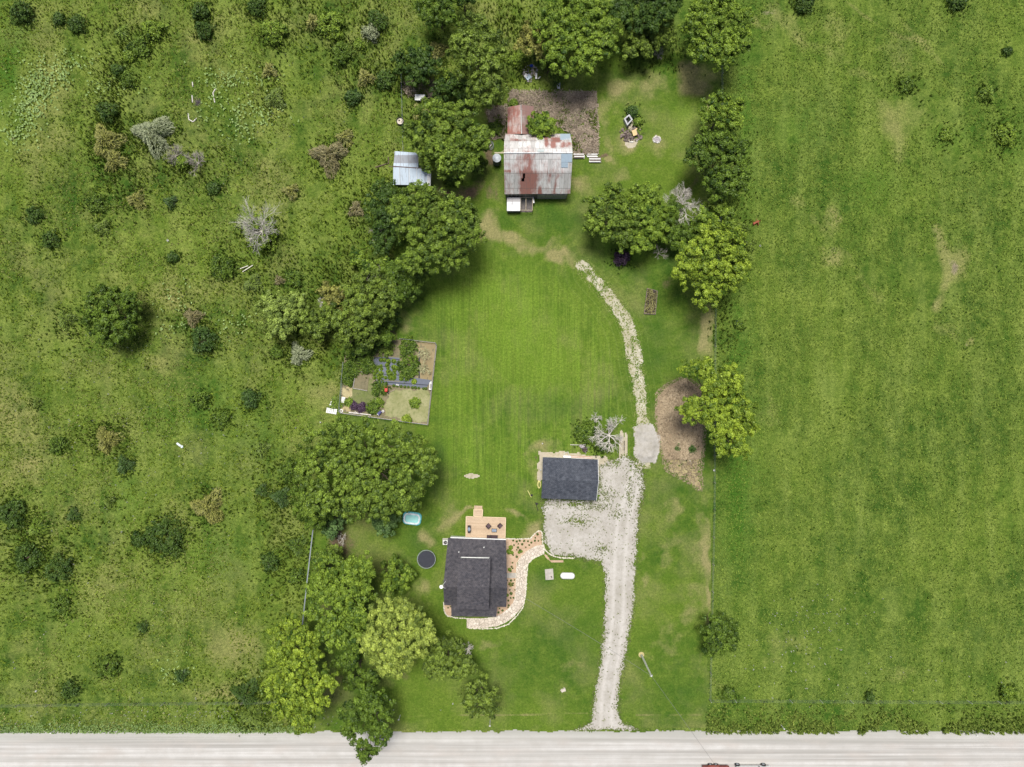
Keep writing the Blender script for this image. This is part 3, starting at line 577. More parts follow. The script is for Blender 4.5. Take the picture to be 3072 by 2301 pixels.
# bushes
B = bush
L_ = [
('green bush inside the bleached dead crown in the left pasture',562,500,40,'fresh','leaf',2.6),('silvery shrub with upright plumes in the upper left pasture',325,285,52,'silver','spray',3.0),
('small green bush between the two grey dead shrubs',393,350,17,'fresh','leaf',1.6),('dark yellow-flecked thicket left of the silvery shrub',225,300,42,'yellow','spray',2.0),
('dark thicket below the yellow-flecked thicket',245,345,30,'yellow','spray',1.6),('tall dark bush above the yellow-flecked thicket',228,238,24,'dark','leaf',1.8),
('brown-leaved bush, the largest in the pasture left of the shed',708,335,46,'brown','spray',2.4),('orange-tipped bush touching the large brown bush',745,295,22,'yellow','spray',1.6),
('straw-yellow bush left of the low dark tree',788,165,22,'yellow','spray',1.7),('dark green bush touching the straw-yellow bush',832,170,22,'dark','leaf',1.7),
('spiky green bush right of the pasture clearing, upper left',592,210,26,'olive','spray',1.7),('small yellow-brown bush above the spiky green bush',580,150,18,'yellow','spray',1.3),
('small dark bush above the large brown bush',762,208,18,'teal','leaf',1.5),('bright-topped bush near the top edge, left of the round one',590,65,30,'fresh','leaf',2.4),
('round vivid bush near the top edge',712,52,34,'fresh','leaf',2.6),('twiggy tan bush touching the round vivid bush',675,45,20,'yellow','spray',1.7),
('dark bush above the pale one near the top edge',812,40,24,'dark','leaf',2.0),('pale loose bush near the top edge right of the round vivid bush',800,70,20,'silver','leaf',1.6),
('mid-green bush below the round vivid bush',738,112,26,'mid','leaf',1.8),('small bright bush right of the mid-green bush below the top edge',775,95,12,'fresh','leaf',1.0),
('dark bush in the top row of the left pasture, upper of a pair',430,22,20,'dark','leaf',1.8),('dark bush in the top row of the left pasture, lower of a pair',438,62,20,'dark','leaf',1.8),
('dark bush in the top left corner',40,25,26,'dark','leaf',2.0),('small dark bush second from the top left corner',125,40,14,'dark','leaf',1.1),
('dark bush third from the top left corner',165,48,20,'dark','leaf',1.4),('dark bush at the top edge above the bright-topped bush',552,10,22,'dark','leaf',1.8),
('bright bush of a loose group in the upper left',328,62,26,'fresh','leaf',1.6),('yellow-green bush of the loose group in the upper left',262,70,18,'fresh','spray',1.2),
('dark low bush in the middle of the loose upper left group',300,100,24,'mid','leaf',1.1),('light green tuft at the bottom of the loose upper left group',278,120,14,'fresh','leaf',.9),
('dark small bush at the lower end of the loose upper left group',252,150,14,'dark','leaf',1.0),('green low bush between the loose group and the thicket',275,172,20,'mid','leaf',1.0),
('dark bush on the left pasture slope, alone below the thickets',72,462,20,'dark','leaf',1.2),('round dark bush below the lone dark one at the far left',108,517,20,'dark','leaf',1.3),
('dark twiggy bush right of the far-left pair',218,490,18,'olive','spray',1.1),('small dark bush above the bleached dead tree, left',367,435,16,'teal','spray',1.1),
('green bush above the far-left pair',208,440,22,'mid','leaf',1.1),('yellow bush under the thickets',292,430,24,'yellow','spray',1.4),
('dark bush right under the silvery cluster',460,405,16,'dark','leaf',1.0),('pale yellow bush between brown bush and bleached tree',627,412,20,'yellow','spray',1.2),
('dark red-brown bush left of the understorey tree',768,452,20,'brown','spray',1.2),('dark green bush lower left of the bleached dead tree',480,575,30,'mid','leaf',1.7),
('twiggy dark bush below the bleached dead tree',545,612,24,'olive','spray',1.4),('small bush just left of the bleached tree planks',372,555,12,'dark','leaf',.9),
('green bush left of the hedge row',635,600,20,'mid','leaf',1.3),('small brown bush beside the green bush left of the hedge row',602,605,12,'brown','spray',.9),
('brownish loose bush left of the tall dark juniper',415,685,24,'brown','spray',1.2),('tall dark juniper bush, upper lobe taller',437,735,30,'teal','leaf',2.2),
('dark scrub beside the lone round tree',140,690,24,'olive','spray',1.3),('grey-green spiky bush between hedge row and garden',645,765,28,'silver','spray',1.6),
('green bush left of the grey-green spiky bush',597,760,16,'mid','leaf',1.1),('dark oval bush left of the biggest tree, higher one',540,862,22,'teal','leaf',1.4),
('green bush with a white pebble beside it',432,862,20,'mid','leaf',1.1),('round green bush below the oval one left of the biggest tree',478,906,20,'mid','leaf',1.2),
('brown and gold bush pair in the middle of the left pasture',228,950,34,'yellow','spray',1.6),('dark low bush left of the brown and gold pair',125,962,22,'mid','leaf',1.1),
('spiky dark bush below the brown and gold pair',267,1005,22,'teal','spray',1.3),('big round brown-tipped bush in the lower left pasture',447,1097,44,'yellow','spray',2.2),
('big round dark bush in the lower left pasture',355,1160,46,'dark','leaf',2.4),('small dark companion left of the big round dark bush',300,1165,18,'dark','leaf',1.1),
('dark bush at the left edge above the bright one',22,1110,34,'dark','leaf',1.8),('bright green bush near the left edge',78,1140,24,'fresh','spray',1.4),
('small dark bush right of the bright green one near the left edge',158,1112,18,'dark','spray',1.1),('small spiky bush above the big brown-tipped bush, to its left',235,1085,14,'olive','spray',.9),
('wide low dark bush in the lower left pasture, left one',58,1205,34,'dark','leaf',1.4),('dark bush adjoining the wide low bush on its right',122,1230,32,'dark','leaf',1.7),
('green bush on the slope below the adjoining dark pair',130,1310,24,'mid','leaf',1.3),('small dark bush in the lower middle of the left pasture',307,1355,14,'dark','spray',1.0),
('green bush in the lower left pasture above the last two',233,1438,26,'mid','leaf',1.4),('round teal bush closest to the bottom of the left pasture',390,1460,16,'teal','spray',1.1),
('dark bush just above the road, lower left',150,1492,20,'dark','leaf',1.2),('dark green clump left of the bright roadside tree',530,1500,36,'dark','spray',1.6),
('tall yellow-green weeds by the road left of the bright tree',545,1545,34,'olive','spray',1.0),('grassy green bush against the upper end of the grey rail',640,1180,26,'mid','spray',1.4),
('dark green bush outside the lower half of the grey rail',583,1215,20,'dark','leaf',1.3),('dark spiky bush left of the biggest tree, lower one',605,1075,26,'teal','spray',1.4),
('small dark bush left of the dark spiky bush',565,1060,16,'dark','spray',1.1),('small bush left of the biggest tree, mid height',565,970,18,'olive','spray',1.1),
('dark bush hugging the left side of the biggest tree',625,1020,26,'mid','leaf',2.0),('yellow-green bush at the foot of the shed tree',905,240,20,'yellow','spray',1.6),
('small yellow bush between the low dark tree and the double-lobed tree',945,105,24,'yellow','spray',1.8),('green bush between mixed thicket and double-lobed tree',955,165,18,'fresh','leaf',1.3),
('bush at the top edge in the right pasture, left one',1740,2,26,'dark','leaf',1.8),('bush at the top edge in the right pasture, centre one',2070,0,20,'dark','leaf',1.6),
('tiny dark bush alone in the upper right pasture',2178,110,10,'dark','leaf',.8),('leafy bush with a rusty shoot in the upper right pasture',2135,200,18,'fresh','spray',1.0),
('bright yellow-green weed bush at the right edge',2175,290,28,'fresh','leaf',.9),('low green bush patch in the upper right pasture',1960,180,18,'mid','leaf',.7),
('bright green weed patch in the right pasture',2045,290,14,'fresh','leaf',.6),('bush at the right edge beside the roadside fence',2180,1498,18,'fresh','leaf',1.3),
('tiny dark bush beside a post of the roadside fence',1880,1505,10,'dark','leaf',.8),('dark weed bush at the corner where fence meets road',1575,1500,16,'mid','leaf',1.0),
('teal bush on the straw below the brown mound',1494,970,9,'teal','leaf',.9),('smaller teal bush on the edge of the brown mound',1464,967,8,'teal','leaf',.7),
('dark olive juniper under the bleached tree above the garage',1265,935,26,'mid','leaf',2.0),('dark olive juniper between bleached tree and garage',1300,955,22,'mid','leaf',1.8),
('dark purple smoke bush below the yellowing tree',1343,556,18,'purple','leaf',1.8),('green leafy bush beside the open grey box',1366,240,14,'teal','leaf',1.1),
('green weeds clinging to the right of the open grey box',1378,262,9,'fresh','leaf',.8),('bright broadleaf bush left of the rubbish heap',1118,130,18,'fresh','leaf',1.5),
('green bush beside the wire hoop left of the barn',1070,275,16,'mid','leaf',1.1),('leafy bush at the corner of the blue-grey shed',975,385,14,'mid','leaf',1.4),
('small green bush left of the rusty lean-to roof',1110,222,10,'fresh','leaf',1.0),('green sapling between fence and the right pasture weeds',1598,700,12,'mid','leaf',.7),
('dark bush hanging over the shed wall',868,405,18,'mid','leaf',1.6),('low bush in the left pasture beneath the lone round tree',80,870,12,'olive','spray',.8),
('spiky bush between biggest tree and the lower pasture',640,1245,18,'mid','leaf',1.2),('tall green weeds between shed and white pallets',1185,985,0,'mid','leaf',.6)]
for a in L_:
    if a[3] > 0: B(*a)

# ------------------------------------------------------------------ uncountable growth
def tufts(name, label, n, region, m, seed, size=(.16,.34), blades=5, wd=.05, hgt=.22, zf=None, cat='grass'):
    rs = np.random.RandomState(seed); xs, ys = region(rs, n); n = len(xs)
    a = rs.uniform(0, 2*np.pi, (n, blades)); L = rs.uniform(size[0], size[1], (n, blades)); zz = np.zeros(n) if zf is None else zf(xs, ys)
    bx = xs[:, None]+rs.normal(0, .05, (n, blades)); by = ys[:, None]+rs.normal(0, .05, (n, blades)); c, s = np.cos(a), np.sin(a)
    w = wd*rs.uniform(.6, 1.3, (n, blades)); h = hgt*rs.uniform(.4, 1.3, (n, blades)); z = zz[:, None]+np.zeros_like(a)
    p0 = np.stack([bx-s*w, by+c*w, z+.01], -1); p1 = np.stack([bx+s*w, by-c*w, z+.01], -1)
    m1 = np.stack([bx+c*L*.5+s*w, by+s*L*.5-c*w, z+h], -1); m0 = np.stack([bx+c*L*.5-s*w, by+s*L*.5+c*w, z+h], -1)
    V = np.stack([p0, p1, m1, m0], 2).reshape(-1, 3); F = np.arange(len(V)).reshape(-1, 4)
    v = np.repeat(np.clip(rs.normal(.5, .2, n)[:, None]+rs.uniform(-.15, .15, (n, blades)), 0, 1).ravel(), 4)
    o = npmesh(name, V, F, m, None, dict(v=v), 'stuff'); return tag(o, label, cat)
def reg_past(lo, hi, clump, thr, seed):
    def f(rs, n):
        x = rs.uniform(lo, hi, n); y = rs.uniform(ROADY+.3, 66, n)
        k = (sdf(LAWN, x, y) < -.15) & (fbm(x, y, clump, seed, 3) > thr); return x[k], y[k]
    return f
gt = leafmat('tuft_green', (.045,.10,.010), (.32,.42,.05), .1); gy_ = leafmat('tuft_yellow', (.18,.21,.04), (.62,.64,.24), .1); gd = leafmat('tuft_dark', (.022,.06,.008), (.10,.19,.02), .1)
zl = lambda x, y: np.full(len(x), .06)
tufts('pasture_tufts', 'tufts of tall green grass all over the pastures', 62000, reg_past(-88, 10, 4, .36, 3), gt, 1, (.12,.30), 4, .05, .2, zl)
tufts('seed_heads', 'yellowish seed heads mixed through the left pasture', 42000, reg_past(-88, 0, 7, .47, 8), gy_, 2, (.08,.22), 3, .05, .26, zl)
tufts('pasture_turf', 'short dense tufts across the right pasture', 64000, reg_past(20, 88, 9, .30, 12), leafmat('turf_green', (.04,.10,.012), (.32,.43,.07), .1), 3, (.10,.24), 4, .045, .14, zl)
tufts('dark_weeds', 'darker weeds growing in clumps through the pastures', 15000, reg_past(-88, 88, 3.2, .58, 22), gd, 4, (.12,.30), 4, .05, .24, zl)
pw = leafmat('pale_weed', (.20,.32,.09), (.48,.62,.25), .15)
def reg_spots(L, f=D, jit=1.0):
    def g(rs, n):
        xs = []; ys = []; tot = sum(q[2]*q[3]*q[4] for q in L)
        for x, y, rx, ry, a in L:
            k = int(n*rx*ry*a/tot); wx, wy = f(x, y); xs.append(wx+rs.normal(0, 1.05, k)*rx*SD); ys.append(wy+rs.normal(0, 1.05, k)*ry*SD)
        xs, ys = np.concatenate(xs), np.concatenate(ys); k = ys > ROADY+.25; return xs[k], ys[k]
    return g
tufts('milkweed', 'pale mint leaved weeds at the upper left pasture edge and in drifts', 1000, reg_spots([(80,200,18,28,1.4),(105,170,20,14,1),(60,250,20,30,1.2),(40,300,20,14,.6),(140,140,40,14,.5),(210,190,50,10,.3),(985,228,1,1,0),(880,60,1,1,0),(555,250,30,16,.5),(525,170,40,14,.5),(525,265,20,20,.5),(130,160,14,10,.6),(470,210,30,30,.25),(390,680,25,30,.25),(500,700,30,20,.2),(375,1440,20,20,.3),(900,1565,1,1,0),(560,1470,20,20,.1)]), pw, 5, (.12,.26), 4, .10, .10, lambda x, y: np.full(len(x), .28), 'weed')
wf = leafmat('white_flower', (.6,.6,.5), (.85,.85,.78), .1)
tufts('white_flowers', 'tiny white wild flowers dotted over both pastures', 700, reg_spots([(220,1060,150,200,.4),(470,930,50,50,2.0),(480,1540,200,6,6),(80,1560,100,8,2),(1750,1350,60,60,1.6),(1720,1420,70,40,.8),(480,300,100,60,.6),(250,860,120,150,.4),(600,200,90,60,.6),(1900,1480,150,40,.3),(700,1563,60,6,4),(360,1520,60,20,1)]), wf, 6, (.03,.07), 4, .05, .3, zl, 'flower')
tufts('roadside_weeds', 'rank green weeds fringing the road at the lower right', 2600, lambda rs, n: (lambda x, y: (x[fbm(x, y, 2.5, 5) > .42], y[fbm(x, y, 2.5, 5) > .42]))(rs.uniform(32, 88, n), ROADY+np.abs(rs.normal(0, 2.0, n))-.25), leafmat('roadside_leaf', (.05,.11,.015), (.34,.42,.09), .1), 7, (.2,.42), 5, .08, .4, zl, 'weed')
tufts('verge_weeds', 'low weeds fringing the road along the left pasture', 2600, lambda rs, n: (rs.uniform(-88, -33, n), ROADY+np.abs(rs.normal(0, .9, n))-.2), pw, 8, (.1,.2), 4, .06, .2, zl, 'weed')
def reg_drive(rs, n):
    x = rs.uniform(D(1160,0)[0], D(1400,0)[0], n); y = rs.uniform(D(0,1578)[1], D(0,960)[1], n); w = spots([(*q, .9) for q in SM], x, y); sd_ = sdf(DRIVE, x, y)
    k = (sd_ > -.45) & (rs.rand(n) < w*.9+.028+.8*np.exp(-(sd_/.45)**2)); return x[k], y[k]
tufts('drive_weeds', 'small weeds scattered through the gravel driveway', 26000, reg_drive, leafmat('drive_leaf', (.05,.07,.02), (.22,.26,.08), .05), 9, (.08,.2), 4, .045, .08, lambda x, y: np.full(len(x), .02), 'weed')
def reg_track(rs, n):
    x = rs.uniform(D(1235,0)[0], D(1405,0)[0], n); y = rs.uniform(D(0,1012)[1], D(0,560)[1], n); d = segd(TRACK, x, y); k = (d < 1.5) & (rs.rand(n) < .45+.4*np.exp(-(d/.3)**2)); return x[k], y[k]
tufts('track_grass', 'grass growing through the curved gravel track', 6500, reg_track, leafmat('track_leaf', (.12,.17,.03), (.34,.38,.12), .1), 10, (.1,.24), 4, .05, .08, lambda x, y: np.full(len(x), .02))
FR = [(o.location.x, o.location.y, max(abs(v_) for v_ in (o.children[0].bound_box[6][0], o.children[0].bound_box[6][1]))) for o in list(C.objects) if o.name.startswith('bush') and o.get('category') == 'bush']
def reg_fr(rs, n):
    w = np.array([f[2]**2+.3 for f in FR]); i = rs.choice(len(FR), n, p=w/w.sum()); a = np.array(FR)[i]; th = rs.uniform(0, 6.28, n); d = a[:, 2]*(.55+np.abs(rs.normal(0, .42, n))); return a[:, 0]+d*np.cos(th), a[:, 1]+d*np.sin(th)-.1
tufts('shade_halo', 'dark grass tufts round the pasture bushes, standing in for their shade', 9000, reg_fr, leafmat('halo_leaf', (.014,.04,.008), (.13,.21,.025), .1), 15, (.12,.34), 5, .05, .36, zl, 'weed')  # dark-leaved tufts paint a soft halo of shade around each bush
SCR = [(250,260,30,90,1.2),(290,100,40,40,.35),(650,700,60,60,1.0),(740,600,50,40,1.2),(560,560,60,40,.5),(690,760,50,30,.8),(420,700,40,30,.6),(840,160,60,30,1.0),(900,200,30,30,1),(90,1210,60,50,.8),(30,1120,40,40,.8),(560,1510,50,40,1.6),(610,1100,40,90,.8),(620,1230,30,80,.8),(700,80,70,40,.4),(230,950,40,20,.7),(360,350,90,40,.7),(800,480,40,70,1.0),(1100,100,40,50,.8),(1400,120,50,20,.8),(1130,30,70,40,.6),(660,20,90,20,.4),(210,700,80,40,.3),(330,1170,70,40,.4),(1590,480,20,60,.5),(1560,700,16,60,.8),(1965,185,30,20,.25),(2160,290,20,30,.3),(2050,300,20,20,.3)]
tufts('scrub', 'low scrub and weed clumps between the bushes and under the tree belts', 9000, reg_spots(SCR), leafmat('scrub_leaf', (.018,.045,.008), (.24,.33,.045), .1), 16, (.12,.34), 6, .055, .42, zl, 'scrub')
# brown brush around the barn
BR = [dl([(1102,196),(1288,198),(1292,268),(1293,332),(1238,334),(1236,292),(1150,240),(1120,225),(1098,225)]), dl([(1052,236),(1094,228),(1092,300),(1062,300)]), dl([(870,178),(945,172),(955,212),(900,212),(872,204)])]
sheet('brush_soil', D(865,0)[0], D(1296,0)[0], D(0,338)[1], D(0,170)[1], .3, lambda x, y: np.maximum(np.maximum(sdf(BR[0], x, y), sdf(BR[1], x, y)), sdf(BR[2], x, y))+wig(x, y, .4, 1, 81) > 0, .05, gravel_mat('brush_litter', (.26,.20,.145), (.36,.29,.215), (.13,.10,.07)))
def reg_br(rs, n):
    x = rs.uniform(D(865,0)[0], D(1296,0)[0], n); y = rs.uniform(D(0,338)[1], D(0,170)[1], n)
    k = np.maximum(np.maximum(sdf(BR[0], x, y), sdf(BR[1], x, y)), sdf(BR[2], x, y)) > .1; return x[k], y[k]
tufts('dry_brush', 'tangle of dry brown stalks in the old pen behind the barn', 9000, reg_br, leafmat('dry_stalk', (.14,.11,.08), (.66,.55,.43), .05), 11, (.4,1.0), 5, .035, .35, lambda x, y: np.full(len(x), .05), 'brush')
tufts('mulch_litter', 'dead stalks and litter on the brown mound', 5200, lambda rs, n: (lambda x, y: (x[sdf(MOUND, x, y) > -.5], y[sdf(MOUND, x, y) > -.5]))(rs.uniform(D(1415,0)[0], D(1525,0)[0], n), rs.uniform(D(0,1060)[1], D(0,815)[1], n)), leafmat('litter', (.10,.07,.04), (.50,.40,.26), .05), 13, (.12,.34), 3, .03, .08, lambda x, y: mz(x, y)+.03, 'litter')
def reg_br2(rs, n):
    x, y = reg_br(rs, n*6); k = fbm(x, y, 2.2, 91, 3) > .60; return x[k], y[k]
tufts('green_brush', 'green weeds coming up through the dry brush pen', 700, reg_br2, gt, 12, (.2,.5), 6, .06, .45, lambda x, y: np.full(len(x), .08), 'weed')
print('plants ok')
# ------------------------------------------------------------------ building materials
def shingle(name, a, b_):
    m, t, b = mat(name, .92); g = NG(t)
    br = g.n('ShaderNodeTexBrick'); br.inputs['Scale'].default_value = 1.0; br.inputs['Brick Width'].default_value = .34; br.inputs['Row Height'].default_value = .19
    br.inputs['Mortar Size'].default_value = .012; br.inputs['Color1'].default_value = (*a, 1); br.inputs['Color2'].default_value = (*b_, 1); br.inputs['Mortar'].default_value = tuple(c*.45 for c in a)+(1,)
    g.L(g.mapped((1,1,1)), br.inputs['Vector']); n = g.noise(2.2, 5, .75); n2 = g.noise(.3, 3)
    c = g.mix(1.0, br.outputs['Color'], g.mix(g.ramp(n, .32, .68), (.55,.55,.58), (1.55,1.5,1.45)), 'MULTIPLY')
    c = g.mix(1.0, c, g.mix(g.ramp(n2, .35, .65), (.88,.88,.9), (1.12,1.1,1.08)), 'MULTIPLY')
    g.L(c, b.inputs['Base Color']); g.bump(n, .5, .03, b); return m
M_sh = shingle('house_shingle', (.060,.060,.070), (.085,.082,.090)); M_sh2 = shingle('garage_shingle', (.060,.070,.088), (.080,.090,.110))
M_white = plain('white_paint', (.78,.78,.76), .5, 0, .06); M_siding = plain('white_siding', (.66,.66,.63), .7, 0, .08)
def planks(name, a, b_, w, axis=1, rz=0):
    m, t, b = mat(name, .8); g = NG(t)
    v = g.mapped((1,1,1), (0,0,rz)); sp = g.n('ShaderNodeSeparateXYZ'); g.L(v, sp.inputs[0]); c = sp.outputs[axis]
    f = g.math('FRACT', g.math('DIVIDE', c, w)); idx = g.math('FLOOR', g.math('DIVIDE', c, w)); wn = g.n('ShaderNodeTexWhiteNoise', noise_dimensions='1D'); g.L(idx, wn.inputs['W'])
    col = g.mix(wn.outputs['Value'], a, b_); n = g.noise(3, 5, .6); col = g.mix(g.ramp(n, .4, .8, 0, .4), col, tuple(x*.6 for x in a))
    gap = g.math('LESS_THAN', f, .10); col = g.mix(gap, col, tuple(x*.3 for x in a)); g.L(col, b.inputs['Base Color']); return m
M_deck = planks('deck_boards', (.50,.37,.25), (.60,.46,.32), .14, 1, R(2)); M_trim = plain('deck_trim', (.70,.56,.36), .7, 0, .1)
M_barnwood = planks('barn_boards', (.10,.09,.085), (.30,.28,.27), .28, 0)
M_conc = plain('concrete', (.42,.39,.34), .9, 0, .2, 2); M_glass = plain('dark_glass', (.03,.035,.04), .1, 0, .1)
M_black = plain('black_metal', (.025,.022,.025), .5, 0, .2); M_galv = plain('galvanised', (.36,.39,.42), .45, .35, .15, 2); M_rope = plain('yellow_hose', (.72,.66,.26), .5, 0, .1)
M_redp = plain('red_paint', (.45,.06,.03), .5, 0, .25); M_wood = plain('raw_wood', (.45,.38,.28), .85, 0, .25); M_greyw = plain('weathered_wood', (.40,.38,.35), .9, 0, .3)
M_blue = plain('blue_plastic', (.03,.07,.42), .4, 0, .1); M_tan = plain('plywood', (.66,.48,.25), .8, 0, .1); M_stone = plain('limestone', (.66,.61,.50), .9, 0, .2, 4, .02)
M_cush = plain('grey_blue_glass', (.24,.29,.36), .25, 0, .1); M_brown = plain('dark_wicker', (.07,.045,.05), .8, 0, .3, 12); M_tyre = plain('tyre_rubber', (.04,.04,.04), .9, 0, .2)

def metalroof(name, base, rust, amt, panel=.66, row=None, ang=0, pale=(.80,.79,.77)):
    """sheet-metal: each sheet has its own tone, with rust that starts in patches and runs down the slope"""
    m, t, b = mat(name, .65); g = NG(t); b.inputs['Metallic'].default_value = .1
    sp = g.n('ShaderNodeSeparateXYZ'); g.L(g.mapped((1,1,1), (0,0,ang)), sp.inputs[0]); X, Y = sp.outputs[0], sp.outputs[1]
    ix = g.math('FLOOR', g.math('DIVIDE', X, panel)); iy = g.math('FLOOR', g.math('DIVIDE', Y, row or 1.75))
    cb = g.n('ShaderNodeCombineXYZ'); g.L(ix, cb.inputs[0]); g.L(iy, cb.inputs[1]); wn = g.n('ShaderNodeTexWhiteNoise', noise_dimensions='2D'); g.L(cb.outputs[0], wn.inputs['Vector'])
    c = g.mix(wn.outputs['Value'], base, pale)
    run = g.noise(1.0, 5, .65, g.mapped((3.2, .55, 1), (0,0,ang))); patch = g.noise(.35, 4, .6)
    f = g.math('ADD', g.math('MULTIPLY', run, .5), g.math('ADD', g.math('MULTIPLY', patch, .75), g.math('MULTIPLY', wn.outputs['Value'], .16)))
    f = g.math('ADD', f, g.math('MULTIPLY', g.attr('rust'), .5))
    c = g.mix(g.ramp(f, .73-amt, .98-amt, 0, .92), c, rust)
    dk = g.noise(1.0, 5, .7, g.mapped((4.5, .9, 1), (0,0,ang))); c = g.mix(g.ramp(dk, .52, .72, 0, .7), c, (.16,.14,.14))
    e = g.math('LESS_THAN', g.math('FRACT', g.math('DIVIDE', X, panel)), .07); c = g.mix(g.math('MULTIPLY', e, .45), c, (.2,.17,.16))
    e = g.math('LESS_THAN', g.math('FRACT', g.math('DIVIDE', Y, row or 1.75)), .035); c = g.mix(g.math('MULTIPLY', e, .55), c, (.15,.12,.11))
    g.L(c, b.inputs['Base Color']); return m
RUST = (.32,.12,.09)
M_barnroof = metalroof('barn_roof_metal', (.54,.52,.50), RUST, .12); M_lean = metalroof('rusty_roof_metal', (.42,.36,.32), (.30,.11,.08), .28, 30, 1.1)
M_blueroof = metalroof('blue_grey_metal', (.42,.50,.58), (.2,.2,.2), -.5, 1.35, 40, 0, (.48,.56,.64)); M_newsheet = plain('new_sheet', (.42,.52,.60), .5, .1, .08)
M_greywhite = metalroof('grey_white_metal', (.60,.63,.67), (.3,.2,.15), -.1, 30, 30)

def P3(f, L): return [(*f(x, y, h), h) for x, y, h in L]
def gable_house(name, label, cat, base, wallpoly, hw, gables, M_wall, group=None):
    t = thing(name, label, cat, base, group); mb = MB(); mb.prism(wallpoly, 0, hw)
    for tri in gables: mb.add(tri, [tuple(range(len(tri)))])
    mb.build('wall', M_wall, t); return t
def winbox(t, c, w, h, ang, doorlike=False):
    mb = MB(); mb.box(c, (w+.14, .06, h+.14), ang); f = mb.build('door' if doorlike else 'window', M_white, t)
    mb = MB(); mb.box((c[0]+math.sin(ang)*0, c[1], c[2]), (w, .09, h), ang); mb.build('panel' if doorlike else 'pane', M_siding if doorlike else M_glass, f)

# ------------------------------------------------------------------ house
def w2(x, y, h): return (*Z2(x, y, h), h)
hc = Z2(620, 900, 2.5)
house = thing('house', 'house with dark shingle roof and a raised upper storey, beside the wooden deck', 'house', hc)
NW, NE, RE, RW, SE_, SW = w2(265,472,2.9), w2(985,497,2.9), w2(1001,1092,5.0), w2(206,1076,5.0), w2(988,1330,3.1), w2(218,1306,3.1)
def inset(p, k=.93): return (hc[0]+(p[0]-hc[0])*k, hc[1]+(p[1]-hc[1])*k)
wn = [inset(NW,.95), inset(SW,.95), inset(SE_,.95), inset(NE,.95)]
mb = MB(); mb.prism(wn[::-1], 0, 2.8)
re_, rw_ = inset(RE,.95), inset(RW,.95)
mb.add([(*wn[3],2.8),(*wn[2],2.8),(*re_,4.8)], [(0,1,2)]); mb.add([(*wn[0],2.8),(*wn[1],2.8),(*rw_,4.8)], [(0,2,1)]); mb.build('wall', M_siding, house)
mb = MB(); mb.slab([NW, NE, RE, RW], .18); mb.slab([RW, RE, SE_, SW], .18); roof = mb.build('roof', M_sh, house)
mb = MB(); mb.tube((NW[0]+.4, NW[1]+.06, 2.86), (NE[0], NE[1]+.06, 2.86), .085, .085, 8); mb.build('gutter', M_white, house)
mb = MB(); mb.box((*Z2(985,675,2.9), 2.9), (.16,.35,.5)); mb.box((*Z2(985,675,1.3), 1.3), (.12,.12,2.4)); mb.build('downpipe', M_white, house)
# upper storey
un, ue, us, uw = w2(397,727,5.8), w2(792,727,5.8), w2(771,1366,5.7), w2(370,1352,5.7)
ure, urw = w2(780,1090,6.7), w2(380,1085,6.7)
mb = MB(); ic = ((un[0]+us[0])/2, (un[1]+us[1])/2); f_ = lambda p, k: (ic[0]+(p[0]-ic[0])*k, ic[1]+(p[1]-ic[1])*k)
pl = [f_(un,.93), f_(uw,.93), f_(us,.93), f_(ue,.93)]; mb.prism(pl[::-1], 2.8, 5.6)
mb.build('upper_wall', M_siding, house)
mb = MB(); mb.slab([un, ue, ure, urw], .16); mb.slab([urw, ure, us, uw], .16); mb.build('upper_roof', M_sh, house)
a = w2(432,711,5.4); b = w2(775,722,5.4); mb = MB(); mb.tube(a, b, .07, .07, 6); mb.build('upper_gutter', M_white, house)
# porch
pa, pb, pc, pd = w2(303,1306,3.0), w2(876,1326,3.0), w2(866,1452,2.55), w2(308,1446,2.55)
mb = MB(); mb.slab([pa, pb, pc, pd], .14); mb.build('porch_roof', M_sh, house)
mb = MB(); q1, q2, q3, q4 = Z2(318,1300,0), Z2(866,1310,0), Z2(858,1420,0), Z2(316,1412,0); mb.prism([q4,q3,q2,q1], 0, .25); mb.build('porch_floor', M_conc, house)
for x, y in ((325,1430),(500,1433),(690,1437),(855,1440)):
    mb = MB(); c = Z2(x, y, 2.5); mb.box((c[0], c[1], 1.35), (.14,.14,2.25)); mb.build('porch_post', M_white, house)
for x, y in ((713,583),(402,640)):
    h = 3.6; c = Z2(x, y, h); mb = MB(); mb.tube((c[0],c[1],3.1), (c[0],c[1],3.95), .05, .05, 8); mb.tube((c[0],c[1],3.95), (c[0],c[1],4.0), .08, .08, 8); mb.build('vent_pipe', M_white, roof)
for x in (370, 470, 900):
    c = Z2(x, 500, 1.5); winbox(house, (c[0], c[1]-.1, 1.6), 1.0, 1.1, -R(2))
c = Z2(640, 505, 1.1); winbox(house, (c[0], c[1]-.1, 1.15), 1.6, 2.0, -R(2), True)
# antenna
ac = Z2(182, 1078, 5.2); t = thing('antenna', 'white roof antenna on a mast at the west gable of the house', 'antenna', ac)
mb = MB(); mb.tube((ac[0],ac[1],0), (ac[0],ac[1],5.2), .04, .03, 6); mb.build('mast', M_galv, t)
mb = MB(); mb.lathe((ac[0],ac[1],5.15), [(.02,-.05),(.24,.02),(.30,.12)], 14); mb.build('dish', M_white, t)
mb = MB()
for x, y in ((235,1012),(232,1100)): c = Z2(x, y, 5.2); mb.tube((ac[0],ac[1],5.2), (c[0],c[1],5.1), .025, .02, 5)
mb.build('brace', M_white, t)
